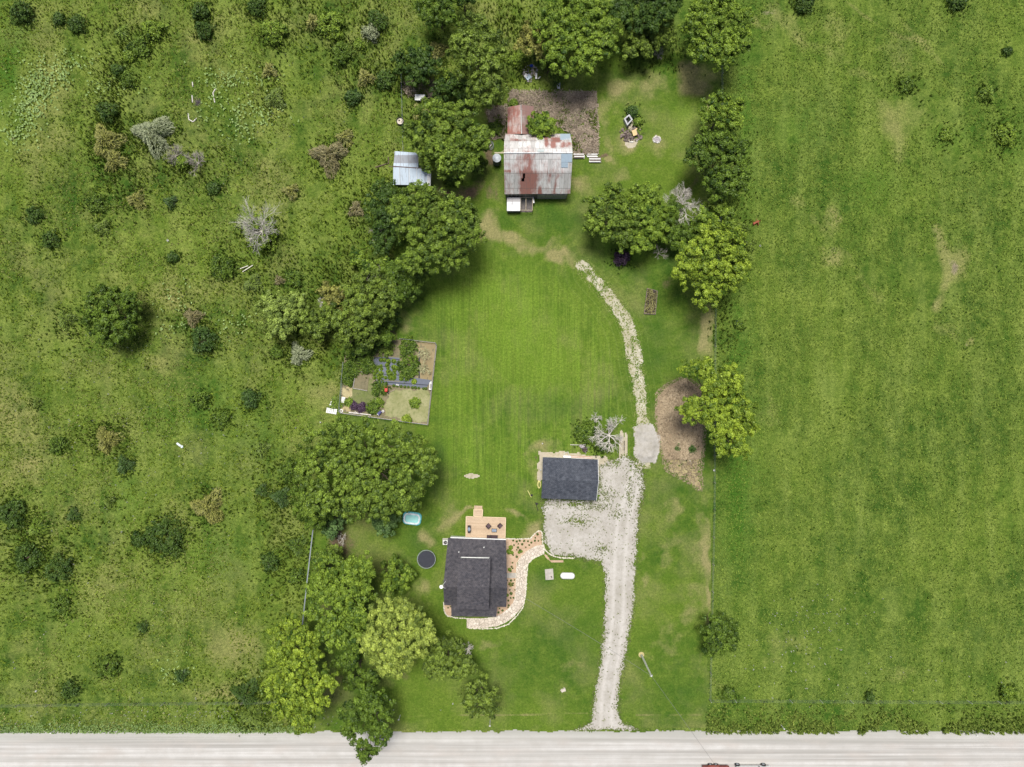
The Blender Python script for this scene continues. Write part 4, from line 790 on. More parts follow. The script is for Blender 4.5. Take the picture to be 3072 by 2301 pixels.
# air conditioner
c = Z2(232, 528, .8); t = thing('air_conditioner', 'air conditioning unit on a pad at the north-west house corner', 'air conditioner', c)
mb = MB(); mb.box((c[0],c[1],.05), (1.05,1.05,.1)); mb.build('pad', M_conc, t)
mb = MB(); mb.box((c[0],c[1],.45), (.78,.78,.7)); mb.build('housing', M_siding, t)
mb = MB(); mb.lathe((c[0],c[1],.8), [(.30,0),(.30,.03),(.22,.04),(.05,.05),(0,.05)], 20); f = mb.build('fan_grille', M_black, t)
mb = MB()
for k in range(3): mb.box((c[0]+.13*math.cos(k*2.1), c[1]+.13*math.sin(k*2.1), .865), (.24,.05,.015), k*2.1)
mb.build('fan_blade', M_greyw, f)
# deck
c = Z2(735, 345, .6); deck = thing('deck', 'raised wooden deck with a stair landing on the north side of the house', 'deck', c)
dk = [Z2(487,470,.6), Z2(975,492,.6), Z2(982,220,.6), Z2(490,204,.6)]; mb = MB(); mb.prism(dk, .50, .60); mb.build('floor', M_deck, deck)
sp_ = [Z2(583,214,.6), Z2(692,216,.6), Z2(697,118,.6), Z2(586,114,.6)]; mb = MB(); mb.prism(sp_, .46, .585); mb.build('landing', M_deck, deck)
mb = MB()
for a, b in ((dk[0],dk[3]),(dk[3],dk[2]),(dk[2],dk[1]),(sp_[0],sp_[3]),(sp_[3],sp_[2]),(sp_[2],sp_[1])):
    m_ = ((a[0]+b[0])/2, (a[1]+b[1])/2); L = math.hypot(b[0]-a[0], b[1]-a[1]); mb.box((*m_, .60), (L, .10, .06), math.atan2(b[1]-a[1], b[0]-a[0]))
mb.build('trim', M_trim, deck)
mb = MB()
for x, y in ((495,212),(976,228),(970,480),(495,460),(735,216),(735,470),(590,122),(690,125)): p = Z2(x, y, .3); mb.box((p[0], p[1], .24), (.12,.12,.48))
mb.build('support_post', M_trim, deck)
mb = MB(); p = Z2(641, 100, .3); mb.box((p[0], p[1], .3), (1.35, .28, .06), -R(2)); p = Z2(641, 82, .15); mb.box((p[0], p[1], .15), (1.35,.28,.06), -R(2)); mb.build('step', M_deck, deck)
def chair(f, x, y, rz, label, z=.6):
    c = f(x, y, z+.3); t = thing('patio_chair', label, 'chair', (c[0],c[1],z), 'chairs on the deck', rz)
    def pt(nm, bs, m):
        mb = MB()
        for b in bs: mb.box((b[0]+c[0], b[1]+c[1], b[2]+z), b[3:])
        o = mb.build(nm, m, t); return o
    pt('seat', [(0,0,.38,.62,.60,.12)], M_brown); pt('backrest', [(0,.30,.62,.66,.09,.50)], M_brown)
    pt('armrest', [(-.33,0,.56,.08,.62,.06)], M_black); pt('armrest', [(.33,0,.56,.08,.62,.06)], M_black)
    for i in (-1,1):
        for j in (-1,1): pt('leg', [(i*.29,j*.26,.18,.05,.05,.36)], M_black)
    pt('cushion', [(0,-.02,.46,.5,.5,.06)], plain('plum_cushion', (.12,.08,.09), .9))
chair(Z2, 769, 320, R(135-2), 'dark patio chair turned on its corner, nearer the deck middle'); chair(Z2, 912, 318, R(45), 'dark patio chair turned on its corner, near the right deck edge')
def table(f, x, y, w, d, label, z=.6, h=.45, rz=-R(2), top=M_cush, cat='table'):
    c = f(x, y, z+h); t = thing('patio_table', label, cat, (c[0],c[1],z), None, rz)
    mb = MB(); mb.box((c[0],c[1],z+h-.02), (w,d,.03)); mb.build('tabletop', top, t)
    mb = MB()
    for i, (a, b, q, r) in enumerate(((0,d/2,w+.05,.05),(0,-d/2,w+.05,.05),(w/2,0,.05,d),(-w/2,0,.05,d))): mb.box((c[0]+a,c[1]+b,z+h-.01), (q,r,.06))
    mb.build('frame', M_black, t)
    for i in (-1,1):
        for j in (-1,1):
            mb = MB(); mb.box((c[0]+i*w*.45,c[1]+j*d*.45,z+h/2), (.05,.05,h)); mb.build('leg', M_black, t)
table(Z2, 839, 378, .78, .50, 'low patio table with grey-blue top in front of the two chairs'); table(Z2, 768, 458, .5, .5, 'small dark side table beside the deck sofa', top=M_brown)
c = Z2(836, 462, 1.0); t = thing('patio_sofa', 'dark two seat patio sofa against the house wall on the deck', 'sofa', (c[0],c[1],.6), None, -R(2)+math.pi)
for nm, b, m in (('seat',(0,0,.35,1.0,.62,.14),M_brown),('backrest',(0,.33,.6,1.1,.1,.5),M_brown),('armrest',(-.54,0,.5,.1,.66,.3),M_black),('armrest',(.54,0,.5,.1,.66,.3),M_black),('leg',(-.45,-.2,.14,.06,.06,.28),M_black),('leg',(.45,-.2,.14,.06,.06,.28),M_black)):
    mb = MB(); mb.box((b[0]+c[0],b[1]+c[1],b[2]+.6), b[3:]); mb.build(nm, m, t)
c = Z2(528, 360, 1.2); t = thing('grill', 'barbecue grill with blue-grey lid at the left edge of the deck', 'grill', (c[0],c[1],.6))
mb = MB(); mb.box((c[0],c[1],1.1), (.5,1.0,.5)); mb.build('cabinet', M_black, t); mb = MB(); mb.lathe((c[0],c[1],1.4), [(.30,0),(.28,.14),(.15,.22),(0,.24)], 14, .85, 1.15); mb.build('lid', M_cush, t)
for s_ in (-1,1): mb = MB(); mb.box((c[0],c[1]+s_*.5,1.36), (.42,.26,.04)); mb.build('side_shelf', M_black, t)
# garage
gc = Z6(725, 1050, 2.5); gar = thing('garage', 'detached garage with blue-grey shingle roof beside the gravel yard', 'garage', gc)
g6 = lambda x, y, h: (*Z6(x, y, h), h)
a1, a2, r1, r2, b1, b2 = g6(332,740,2.75), g6(1137,773,2.75), g6(326,1062,3.95), g6(1146,1085,3.95), g6(312,1339,2.75), g6(1115,1371,2.75)
gi = lambda p, k=.94: (gc[0]+(p[0]-gc[0])*k, gc[1]+(p[1]-gc[1])*k)
mb = MB(); wp = [gi(b1), gi(b2), gi(a2), gi(a1)]; mb.prism(wp, 0, 2.65); mb.add([(*wp[2],2.65),(*wp[1],2.65),(*gi(r2),3.75)], [(0,1,2)]); mb.add([(*wp[3],2.65),(*wp[0],2.65),(*gi(r1),3.75)], [(0,2,1)]); mb.build('wall', M_siding, gar)
mb = MB(); mb.slab([a1,a2,r2,r1], .15); mb.slab([r1,r2,b2,b1], .15); mb.build('roof', M_sh2, gar)
mb = MB(); mb.tube((a2[0]+.03,a2[1],2.7),(r2[0]+.03,r2[1],3.88),.05,.05,5); mb.tube((r2[0]+.03,r2[1],3.88),(b2[0]+.03,b2[1],2.7),.05,.05,5); mb.build('fascia', M_white, gar)
for k in (.28, .72):
    p = (wp[0][0]+(wp[1][0]-wp[0][0])*k, wp[0][1]+(wp[1][1]-wp[0][1])*k); winbox(gar, (p[0], p[1], 1.12), 2.7, 2.1, -R(2), True)
# barn
z3 = lambda x, y, h: (*Z3(x, y, h), h)
bc = Z3(755, 995, 0); b0 = Z3(755, 1080, 3); barn = thing('barn', 'old barn with patched rusty gambrel roof of metal sheets', 'barn', Z3(755, 1190, 0))
E_, Bk, Rg = 2.9, 6.0, 7.8
rows = [[(330,530,E_),(1178,528,E_)],[(318,640,Bk),(1200,632,Bk)],[(312,778,Rg),(1212,778,Rg)],[(316,1025,Bk),(1198,1025,Bk)],[(322,1318,E_),(1180,1312,E_)]]
rw3 = [[z3(*p) for p in r] for r in rows]
nX = 90; nY = 14; V = []; 
for i in range(4):
    for k in range(nY+(1 if i == 3 else 0)):
        tt = k/nY
        for q in range(nX+1):
            u = q/nX; A = [rw3[i][0][c]*(1-u)+rw3[i][1][c]*u for c in range(3)]; Bq = [rw3[i+1][0][c]*(1-u)+rw3[i+1][1][c]*u for c in range(3)]
            V.append([A[c]*(1-tt)+Bq[c]*tt for c in range(3)])
V = np.array(V); V[:, 2] += .025*np.sin(V[:, 0]*2*math.pi/.33)-.04*vnoise(V[:, 0], V[:, 1], 1.5, 7); ny = 4*nY+1
jj, ii = np.mgrid[0:ny-1, 0:nX]; fa = (jj*(nX+1)+ii).ravel(); F = np.stack([fa, fa+nX+1, fa+nX+2, fa+1], 1)
cen = V[F].mean(1); hole = np.zeros(len(F), bool)
for hx, hy, hw_, hh in ((572,1090,13,22),(563,1128,17,13)):
    p = Z3(hx, hy, 4.8); hole |= (abs(cen[:, 0]-p[0]) < hw_*.0126) & (abs(cen[:, 1]-p[1]) < hh*.0126)
F = F[~hole]
def r3(L):
    s_ = np.zeros(len(V))
    for x, y, rx, ry, a_ in L: p = Z3(x, y, 5.5); s_ = np.maximum(s_, a_*np.exp(-((V[:, 0]-p[0])/(rx*.0126))**4-((V[:, 1]-p[1])/(ry*.0126))**4))
    return s_
rust = r3([(640,1160,110,130,.75),(790,1250,28,75,.8),(600,930,110,110,.28),(540,1050,60,30,.4),(1000,600,60,60,.55),(1130,700,75,60,.6),(860,650,25,110,.55),(950,700,30,60,.55),(500,605,50,25,.5),(590,605,30,25,.4),(985,1200,20,90,.4),(360,1030,40,15,.6),(720,1090,30,80,.5)])-.10-r3([(1130,850,80,80,.6),(790,640,50,130,.5),(520,680,160,50,.3),(900,860,120,120,.15)])
npmesh('roof', V, F, M_barnroof, barn, dict(rust=rust))
mb = MB(); mb.tube(rw3[2][0], rw3[2][1], .09, .09, 6); mb.build('ridge_cap', M_greywhite, barn)
def sheetpatch(f, x0, y0, x1, y1, h0, h1, m, nm, par):     # a newer metal sheet screwed over the old roof
    mb = MB(); mb.slab([(*f(x0,y0,h0),h0+.09),(*f(x1,y0,h0),h0+.09),(*f(x1,y1,h1),h1+.09),(*f(x0,y1,h1),h1+.09)], .02); mb.build(nm, m, par, label='blue-grey newer roof sheet')
sheetpatch(Z3, 1062,792,1202,902,7.65,6.9, M_newsheet, 'roof_sheet', barn); sheetpatch(Z3, 1062,904,1150,972,6.9,6.38, M_newsheet, 'roof_sheet', barn)
sheetpatch(Z3, 1048,532,1180,612,3.0,5.2, M_newsheet, 'roof_sheet', barn); sheetpatch(Z3, 752,545,838,768,3.5,7.72, plain('pale_sheet', (.56,.62,.62), .55, .1, .08), 'roof_sheet', barn)
wl = [(*Z3(335,1312,2.9),), (*Z3(1150,1312,2.9),), (*Z3(1150,552,2.9),), (*Z3(345,552,2.9),)]
mb = MB(); mb.prism(wl, 0, 2.85)
for s_, xi in ((0,340),(1,1165)):
    pts = [z3(xi, r[0][1]+(12 if k == 0 else -12 if k == 4 else 0), r[0][2]-.1) for k, r in enumerate(rows)]
    mb.add(pts, [(0,1,2,3,4)])
mb.build('wall', M_barnwood, barn)
mb = MB(); y0 = wl[0][1]
for i in range(34):
    x = Z3(760,0,2)[0]+i*(Z3(1125,0,2)[0]-Z3(760,0,2)[0])/33; mb.tube((x, y0-.06, .1), (x, y0-.06, 2.55), .055, .055, 6)
mb.build('corrugated_siding', M_greyw, barn)
hb = z3(190,778,7.3); mb = MB(); mb.tube(hb, (rw3[2][0][0]+.3, hb[1], 7.3), .11, .11, 4); mb.tube((hb[0]+.9, hb[1], 7.3), (rw3[2][0][0]+.1, hb[1]+.5, 7.0), .035, .035, 4); mb.build('hay_beam', plain('pale_beam', (.62,.55,.38), .8), barn)
# lean-to
c = Z3(530, 340, 0); t = thing('lean_to', 'narrow lean-to with rust-red gabled metal roof on the north side of the barn', 'shed', c)
A_, Bb, Cc_, Dd = z3(362,178,2.6), z3(535,150,3.7), z3(700,168,2.6), None; A2, B2, C2 = z3(358,530,2.6), z3(543,530,3.7), z3(705,530,2.6)
mb = MB(); mb.slab([A_,Bb,B2,A2][::-1], .05); mb.slab([Bb,Cc_,C2,B2][::-1], .05); mb.build('roof', M_lean, t)
mb = MB(); mb.tube((Bb[0],Bb[1],3.76),(B2[0],B2[1],3.76),.08,.08,6); mb.build('ridge_cap', M_greywhite, t)
mb = MB(); x0, x1 = A_[0]+.2, C2[0]-.2; mb.prism([(x0,A2[1]),(x1,A2[1]),(x1,A_[1]-.2),(x0,A_[1]-.2)], 0, 2.5); mb.build('wall', M_barnwood, t)
# coop
c = Z3(520, 1450, 0); t = thing('coop', 'small chicken coop with pale metal roof and framed wire run against the barn', 'coop', c)
q = [z3(354,1358,1.6), z3(530,1358,1.6), z3(526,1538,1.3), z3(352,1538,1.3)]; mb = MB(); mb.slab(q[::-1], .04); mb.build('roof', M_greywhite, t)
mb = MB(); mb.prism([(q[3][0]+.05,q[3][1]+.08),(q[2][0]-.05,q[2][1]+.08),(q[1][0]-.05,q[1][1]),(q[0][0]+.05,q[0][1])], 0, 1.25); mb.build('wall', M_barnwood, t)
f1, f2, f3, f4 = z3(532,1362,1.3), z3(688,1362,1.3), z3(685,1530,1.3), z3(530,1528,1.3); mb = MB()
for a, b in ((f1,f2),(f2,f3),(f3,f4),(f4,f1),(z3(602,1362,1.3),z3(600,1528,1.3))): mb.tube(a, b, .055, .055, 4)
for p in (f1,f2,f3,f4): mb.tube((p[0],p[1],0), p, .05, .05, 4)
mb.build('run_frame', M_wood, t)
mb = MB(); mb.prism([(p[0],p[1]) for p in (f4,f3,f2,f1)], .0, .05); mb.build('run_floor', plain('run_litter', (.14,.12,.11), .95, 0, .4, 4), t)
mb = MB()
for k in range(14): u = k/13; mb.tube([f1[i]*(1-u)+f2[i]*u for i in range(3)], [f4[i]*(1-u)+f3[i]*u for i in range(3)], .008, .008, 3)
mb.build('wire_mesh', M_galv, t)
c = Z3(698,1393,.9); t = tag(MB().box((c[0],c[1],.9), (.22,1.05,.05), R(8), R(0)).box((c[0],c[1]-.1,.45), (.1,.1,.86)).build('board', M_white), 'white board propped at the right end of the chicken run', 'board')
# tank, hoop, boards
c = Z3(222, 865, 1); t = thing('water_tank', 'round galvanised water tank left of the barn', 'tank', c)
zt = 2.0; p = Z3(220, 846, zt); mb = MB(); mb.tube((p[0],p[1],0), (p[0],p[1],zt), .68, .68, 28); mb.build('tank_body', plain('dark_galv', (.14,.15,.16), .6, .3, .2), t)
mb = MB(); mb.lathe((p[0],p[1],zt), [(.70,0),(.70,.03),(.35,.10),(.08,.14),(0,.14)], 28); mb.build('lid', M_galv, t)
for k, (rr, x, y) in enumerate(((.5,135,670),)):
    c = Z3(x, y, 1); t = thing('wire_hoop', 'wire hoop cage standing left of the barn under the tree', 'cage', c); mb = MB()
    for z in (.1,.6,1.1): 
        pts = [(c[0]+.52*math.cos(a*.35), c[1]+.52*math.sin(a*.35), z) for a in range(19)]; mb.path(pts, .03, 4)
    for a in range(9): mb.tube((c[0]+.52*math.cos(a*.7), c[1]+.52*math.sin(a*.7), 0), (c[0]+.52*math.cos(a*.7), c[1]+.52*math.sin(a*.7), 1.1), .02, .02, 4)
    mb.build('wire', M_galv, t); mb = MB(); mb.tube((c[0]-.3,c[1]+.3,.5),(c[0]+.1,c[1],.5),.05,.05,4); mb.tube((c[0]-.2,c[1]-.3,.5),(c[0]+.2,c[1]+.2,.5),.05,.05,4); mb.build('stick', M_dead, t)
def stack(label, x0, y0, x1, y1, f, cols, n, z=.1, rows=2, rz=0):
    c = f((x0+x1)/2, (y0+y1)/2, .3); t = thing('lumber_stack', label, 'lumber', c, 'lumber stacks beside the barn'); a = f(x0, y0, .3); b = f(x1, y1, .3); w = abs(b[0]-a[0]); d = abs(b[1]-a[1])
    for r in range(rows):
        for i in range(n): mb = MB(); mb.box((c[0]+random.Random(i+r).uniform(-.08,.08), c[1]-d/2+(i+.5)*d/n, z+r*.16+.08), (w, d/n*.72, .12)); mb.build('board', cols[(i+r) % len(cols)], t)
M_bdr = plain('old_board', (.20,.16,.14), .9)
stack('grey board stack right of the barn, left one nearest the wall', 1226,790,1362,850, Z3, [M_white, M_bdr], 4); stack('board stack right of the barn, upper right one', 1398,785,1536,832, Z3, [M_white, M_greyw], 3, rows=1); stack('board stack right of the barn, lower right one', 1432,838,1580,902, Z3, [M_greyw, M_white, M_bdr], 5)
# metal shed
z8 = lambda x, y, h: (*Z8(x, y, h), h); c = Z8(350, 1290, 0); t = thing('shed', 'open blue-grey metal roofed shed under the trees west of the barn', 'shed', c)
mb = MB(); mb.slab([z8(120,1040,2.2), z8(462,1066,2.2), z8(462,1292,2.7), z8(98,1256,2.7)][::-1], .04); mb.build('upper_roof', M_blueroof, t)
mb = MB(); mb.slab([z8(96,1272,2.75), z8(592,1302,2.75), z8(590,1540,2.2), z8(95,1530,2.2)][::-1], .04); mb.build('lower_roof', M_blueroof, t)
mb = MB(); mb.slab([z8(592,1304,2.8), z8(652,1318,2.8), z8(640,1546,2.2), z8(590,1542,2.2)][::-1], .04); mb.build('end_sheet', M_greywhite, t)
mb = MB(); mb.tube(z8(98,1264,2.72), z8(560,1296,2.72), .10, .10, 4); mb.tube(z8(30,1262,2.6), z8(100,1264,2.7), .05, .05, 4); mb.build('ridge_beam', plain('brown_beam', (.17,.12,.11), .9), t)
for x in (185, 335, 440, 492): mb = MB(); mb.tube(z8(x,1284,2.79), z8(x-2,1534,2.24), .03, .03, 4); mb.build('seam', M_white, t)
for x, y in ((110,1060),(450,1080),(110,1515),(600,1525),(350,1520)): p = Z8(x, y, 2.1); mb = MB(); mb.tube((p[0],p[1],0),(p[0],p[1],2.15),.07,.07,6); mb.build('post', M_greyw, t)
mb = MB(); p = [Z8(*q, 1) for q in ((100,1500),(600,1510),(600,1320),(110,1290))]; mb.prism(p, 0, .9); mb.build('hay', plain('dark_hay', (.16,.13,.08), .95, 0, .4), t)
c = Z8(500, 255, .8); t = thing('metal_cart', 'white sheet metal cart half hidden at the top of the shed tree', 'cart', c)
mb = MB(); mb.box((c[0]-.15,c[1],.8), (1.65,.95,.06), -R(2)); mb.box((c[0]-.15,c[1],.55), (1.4,.8,.45)); mb.build('body', M_white, t)
for i in (-1,1): mb = MB(); mb.tube((c[0]+.85, c[1]+i*.35-.05, .35), (c[0]+.85, c[1]+i*.35+.05, .35), .35, .35, 16); mb.build('wheel', M_tyre, t)
c = Z8(195, 598, .5); t = thing('stock_tank', 'round dark rimmed stock tank with pale bottom at the pasture fence', 'tank', c)
mb = MB(); mb.lathe((c[0],c[1],0), [(.60,0),(.62,.55),(.56,.55),(.55,.12),(0,.12)], 26); mb.build('rim', M_tyre, t)
mb = MB(); mb.tube((c[0],c[1],.1),(c[0],c[1],.3),.53,.53,24); mb.build('bottom', plain('cream_bottom', (.62,.56,.46), .9), t)
mb = MB(); mb.rock((c[0]-.15,c[1]+.15,.36), .14, random.Random(3)); mb.rock((c[0]+.2,c[1]-.1,.36), .09, random.Random(4)); mb.build('stone', M_brown, t)
# ------------------------------------------------------------------ stone path, beds, edging
PC = [(1440,615),(1380,625),(1290,680),(1205,765),(1175,850),(1175,950),(1170,1130),(1160,1210),(1130,1300),(1050,1400),(960,1465),(860,1510),(700,1528),(505,1530)]
pc = dl(PC, Z2)
m, t_, b_ = mat('flagstone', .9); g = NG(t_)
vo = g.n('ShaderNodeTexVoronoi', feature='DISTANCE_TO_EDGE'); vo.inputs['Scale'].default_value = 2.3; g.L(g.co, vo.inputs['Vector'])
vc = g.n('ShaderNodeTexVoronoi'); vc.inputs['Scale'].default_value = 2.3; g.L(g.co, vc.inputs['Vector']); sp = g.n('ShaderNodeSeparateColor'); g.L(vc.outputs['Color'], sp.inputs[0])
cc = g.mix(sp.outputs[0], (.50,.43,.35), (.68,.61,.52)); cc = g.mix(g.ramp(vo.outputs[0], .02, .09, 1, 0), cc, (.34,.29,.23)); g.L(cc, b_.inputs['Base Color']); g.bump(g.ramp(vo.outputs[0], .0, .1), .5, .04, b_); M_flag = m
def pfn(x, y): return (segd(pc, x, y) < .80+wig(x, y, .06, .6, 5)) & (x < Z2(1462,0)[0]) & (x > Z2(498,0)[0])
sheet('stone_path', Z2(480,0)[0], Z2(1480,0)[0], Z2(0,1620)[1], Z2(0,520)[1], .08, pfn, .045, M_flag)
BED = [dl([(980,482),(1290,482),(1345,420),(1400,384),(1428,400),(1436,560),(1300,620),(1180,700),(1120,790),(1118,1240),(1060,1360),(880,1470),(862,1470),(862,1320),(980,1320)], Z2), dl([(214,1300),(312,1300),(308,1462),(255,1445),(222,1390)], Z2),
       dl([(1455,670),(1500,690),(1530,745),(1700,745),(1700,775),(1550,772),(1480,715)], Z2)]
for q, bd in enumerate(BED):
    xs = [p[0] for p in bd]; ys = [p[1] for p in bd]; sheet('mulch_bed', min(xs), max(xs), min(ys), max(ys), .12, lambda x, y: sdf(bd, x, y) > 0, .028, M_bed)
sheet('bed_gravel', Z2(985,0)[0], Z2(1105,0)[0], Z2(0,968)[1], Z2(0,905)[1], .12, lambda x, y: x > -1e9, .034, M_drive)
def edging(label, pts, f, r=.14, step=.2, par='stone_edging'):
    pts = dl(pts, f); rnd = random.Random(int(abs(pts[0][0]*100))); mb = MB()
    for a, b in zip(pts[:-1], pts[1:]):
        L = math.hypot(b[0]-a[0], b[1]-a[1]); n = max(1, int(L/step))
        for i in range(n): u = (i+.5)/n; mb.rock((a[0]+(b[0]-a[0])*u+rnd.uniform(-.04,.04), a[1]+(b[1]-a[1])*u+rnd.uniform(-.04,.04), .06), r*rnd.uniform(.7,1.25), rnd)
    return tag(mb.build(par, M_stone), label, 'stone edging')
edging('pale stone edging along the outer curve of the flagstone path', [(1440,672),(1380,695),(1310,735),(1258,790),(1248,870),(1240,950),(1234,1130),(1226,1210),(1196,1330),(1120,1440),(1010,1545),(880,1592),(700,1598),(520,1592)], Z2, .13)
edging('pale stone edging along the inner side of the flagstone path', [(1420,560),(1280,612),(1180,690),(1118,790),(1112,930),(1106,1130),(1096,1215)], Z2, .10)
edging('pale stone edging along the north side of the mulch bed by the deck', [(985,480),(1130,482),(1290,480),(1345,415),(1400,378),(1428,395),(1440,470),(1442,545)], Z2, .13)
edging('pale stone edging of the small bed at the south-west house corner', [(212,1262),(214,1340),(228,1400),(262,1440),(380,1466),(620,1478),(860,1466)], Z2, .11)
edging('pale stone edging between gravel yard and front lawn', [(352,1345),(372,1410),(420,1450),(500,1472),(612,1476)], TK, .13)
# small bed plants: one built, the rest copied
def smallplant(name, label, cat, kind, group, r=.2, h=.25, n=70):
    rs = np.random.RandomState(r and int(r*1000)); t = thing(name, label, cat, (0,0,-50), group)
    th = rs.uniform(0, 6.28, n); q = np.sqrt(rs.rand(n)); c = np.stack([r*q*np.cos(th), r*q*np.sin(th), h*(1-q**2)*rs.uniform(.5,1,n)+.03-50], 1)
    V, F, v = leaves(c, np.stack([np.cos(th)*q, np.sin(th)*q, np.full(n, .8)], 1), rs, r*.34, .6, .4, rs.normal(.5,.2,n)); npmesh('foliage', V, F, LM(kind), t, dict(v=v))
    mb = MB(); mb.tube((0,0,-50),(0,0,-50+h*.6),.02,.01,5); mb.build('stem', M_bark, t); return t
ORD = ['first','second','third','fourth','fifth','sixth','seventh','eighth','ninth','tenth','eleventh','twelfth']
def scatter(proto, f, L, z=.03, rnd=random.Random(5), zones=None):
    lab = {}
    if zones:
        for zn, zf in zones:
            g_ = sorted([k for k, q in enumerate(L) if k not in lab and zf(*q[:2])], key=lambda k: L[k][0])
            for n_, k in enumerate(g_): lab[k] = zn.replace('*', ORD[n_]+' from the left') if len(g_) > 1 else zn.replace('*', 'the only one')
    for i, q in enumerate(L):
        p = f(q[0], q[1], .1); s_ = q[2] if len(q) > 2 else rnd.uniform(.75, 1.25)
        if i == 0: proto.location = (*p, z); proto.scale = (s_,)*3; proto.rotation_euler = (0,0,rnd.uniform(0,6))
        else: proto_ = copy_thing(proto, (*p, z), rnd.uniform(0,6), s_)
        if i in lab: (proto if i == 0 else proto_)['label'] = lab[i]
pr = smallplant('bed_plant', 'small dark shrub planted in the mulch bed around the house', 'shrub', 'dark', 'small dark shrubs in the mulch bed', .17, .22, 60)
scatter(pr, Z2, [(1075,503),(1120,515),(1157,505),(1138,545),(1187,550),(1212,508),(1258,512),(1300,530),(1232,588),(1275,560),(1345,505),(1378,425,1.3),(1388,508),(1160,625,1.5),(1120,620),(1075,685),(1120,705),(1068,780),(1055,830),(1068,850),(1045,885),(1048,1000),(1075,1035),(1072,1062),(1033,1118),(1098,1118),(1048,1160,1.6),(1045,1218),(1078,1215),(1015,1250),(1012,1335),(905,1350),(943,1372),(892,1398),(265,1340,.8),(1090,995),(1000,1000),(1350,470),(1135,590),(1085,560),(1020,1310),(298,1325,.7)], zones=[('shrub in the small south-west corner bed, *', lambda x, y: x < 400),('dark shrub, top row of deck bed, *', lambda x, y: y < 522),('dark shrub in the second row of the bed by the deck, *', lambda x, y: y < 575),('dark shrub inside the path bend, third row, *', lambda x, y: y < 640),('dark shrub beside the downpipe in the east bed, *', lambda x, y: y < 840),('dark shrub above the gravel strip, east bed, *', lambda x, y: y < 960),('dark shrub below the gravel strip, east bed, *', lambda x, y: y < 1070),('dark shrub in the middle of the lower east bed, *', lambda x, y: y < 1200),('dark shrub near the end of the lower east bed, *', lambda x, y: y < 1300),('dark shrub in the corner bed by the porch, *', lambda x, y: True)])
pr = smallplant('leafy_plant', 'bright leafy plant in the mulch bed along the east house wall', 'plant', 'fresh', 'bright leafy plants in the mulch bed', .36, .4, 120)
scatter(pr, Z2, [(1045,590,1.0),(1025,640,1.2),(1060,655,.8),(1150,650,.7),(1030,865,.8),(1003,1185,.7),(1178,640,.6)], zones=[('bright leafy plant in the bed near the downpipe, *', lambda x, y: y < 700),('bright leafy plant at the wall lower down the east bed, *', lambda x, y: True)])
pr = smallplant('yellow_plant', 'yellow flowering plant in the mulch bed below the gravel strip', 'plant', 'yellow', None, .3, .3, 90); scatter(pr, Z2, [(1040,1050,1.2)])
# ------------------------------------------------------------------ garden
GF = [(300,500),(225,1335),(262,1365),(1735,1565),(1885,205),(1868,165),(1270,95)]; gf = dl(GF, Z4)
sheet('garden_soil', Z4(200,0)[0], Z4(1900,0)[0], Z4(0,1590)[1], Z4(0,60)[1], .14, lambda x, y: sdf(dl([(330,120),(230,1340),(1735,1565),(1885,205),(1270,95)], Z4), x, y)+wig(x, y, .1, .6, 3) > 0, .010, M_soil)
sheet('garden_straw', Z4(950,0)[0], Z4(1790,0)[0], Z4(0,1560)[1], Z4(0,900)[1], .14, lambda x, y: sdf(dl([(1130,960),(1790,960),(1735,1550),(975,1430),(985,1150)], Z4), x, y)+wig(x, y, .5, .8, 6) > .1, .014, gravel_mat('garden_straw_mat', (.27,.27,.12), (.38,.36,.20), (.15,.18,.06)))
sheet('garden_weeds', Z4(230,0)[0], Z4(1000,0)[0], Z4(0,1380)[1], Z4(0,640)[1], .14, lambda x, y: (sdf(dl([(400,1000),(700,660),(1000,1000),(960,1300),(400,1230)], Z4), x, y)+wig(x, y, 1.0, 1.0, 8) > .2), .013, gravel_mat('garden_weed_mat', (.15,.19,.05), (.22,.22,.10), (.08,.10,.04)))
sheet('dry_edge', Z4(250,0)[0], Z4(430,0)[0], Z4(0,1340)[1], Z4(0,880)[1], .14, lambda x, y: vnoise(x, y, .5, 4) > .3, .016, M_straw)
sheet('dry_edge', Z4(1560,0)[0], Z4(1890,0)[0], Z4(0,800)[1], Z4(0,170)[1], .14, lambda x, y: (sdf(gf, x, y) > .1) & (vnoise(x, y, .5, 5) > .15), .016, gravel_mat('bare_bed', (.27,.22,.12), (.34,.27,.16), (.24,.19,.09)))
M_fab = planks('landscape_fabric', (.135,.15,.19), (.17,.185,.225), 1.3, 1, R(4))
mb = MB(); mb.prism(dl([(800,790),(1010,800),(1245,815),(1250,420),(1050,405),(805,410)], Z4), .02, .035); fb = mb.build('weed_fabric', M_fab); tag(fb, 'grey-blue weed fabric sheet with vegetable rows, upper square piece', 'fabric', 'weed fabric in the garden')
mb = MB(); mb.prism(dl([(835,870),(1130,885),(1390,915),(1700,945),(1745,880),(1790,800),(1530,765),(1255,745),(1250,830),(860,800)], Z4), .018, .030); tag(mb.build('weed_fabric', M_fab), 'long grey-blue weed fabric strip running to the right garden fence', 'fabric', 'weed fabric in the garden')
fence = thing('garden_fence', 'low wire garden fence with pale posts around the vegetable garden', 'fence', gf[1]); mb = MB()
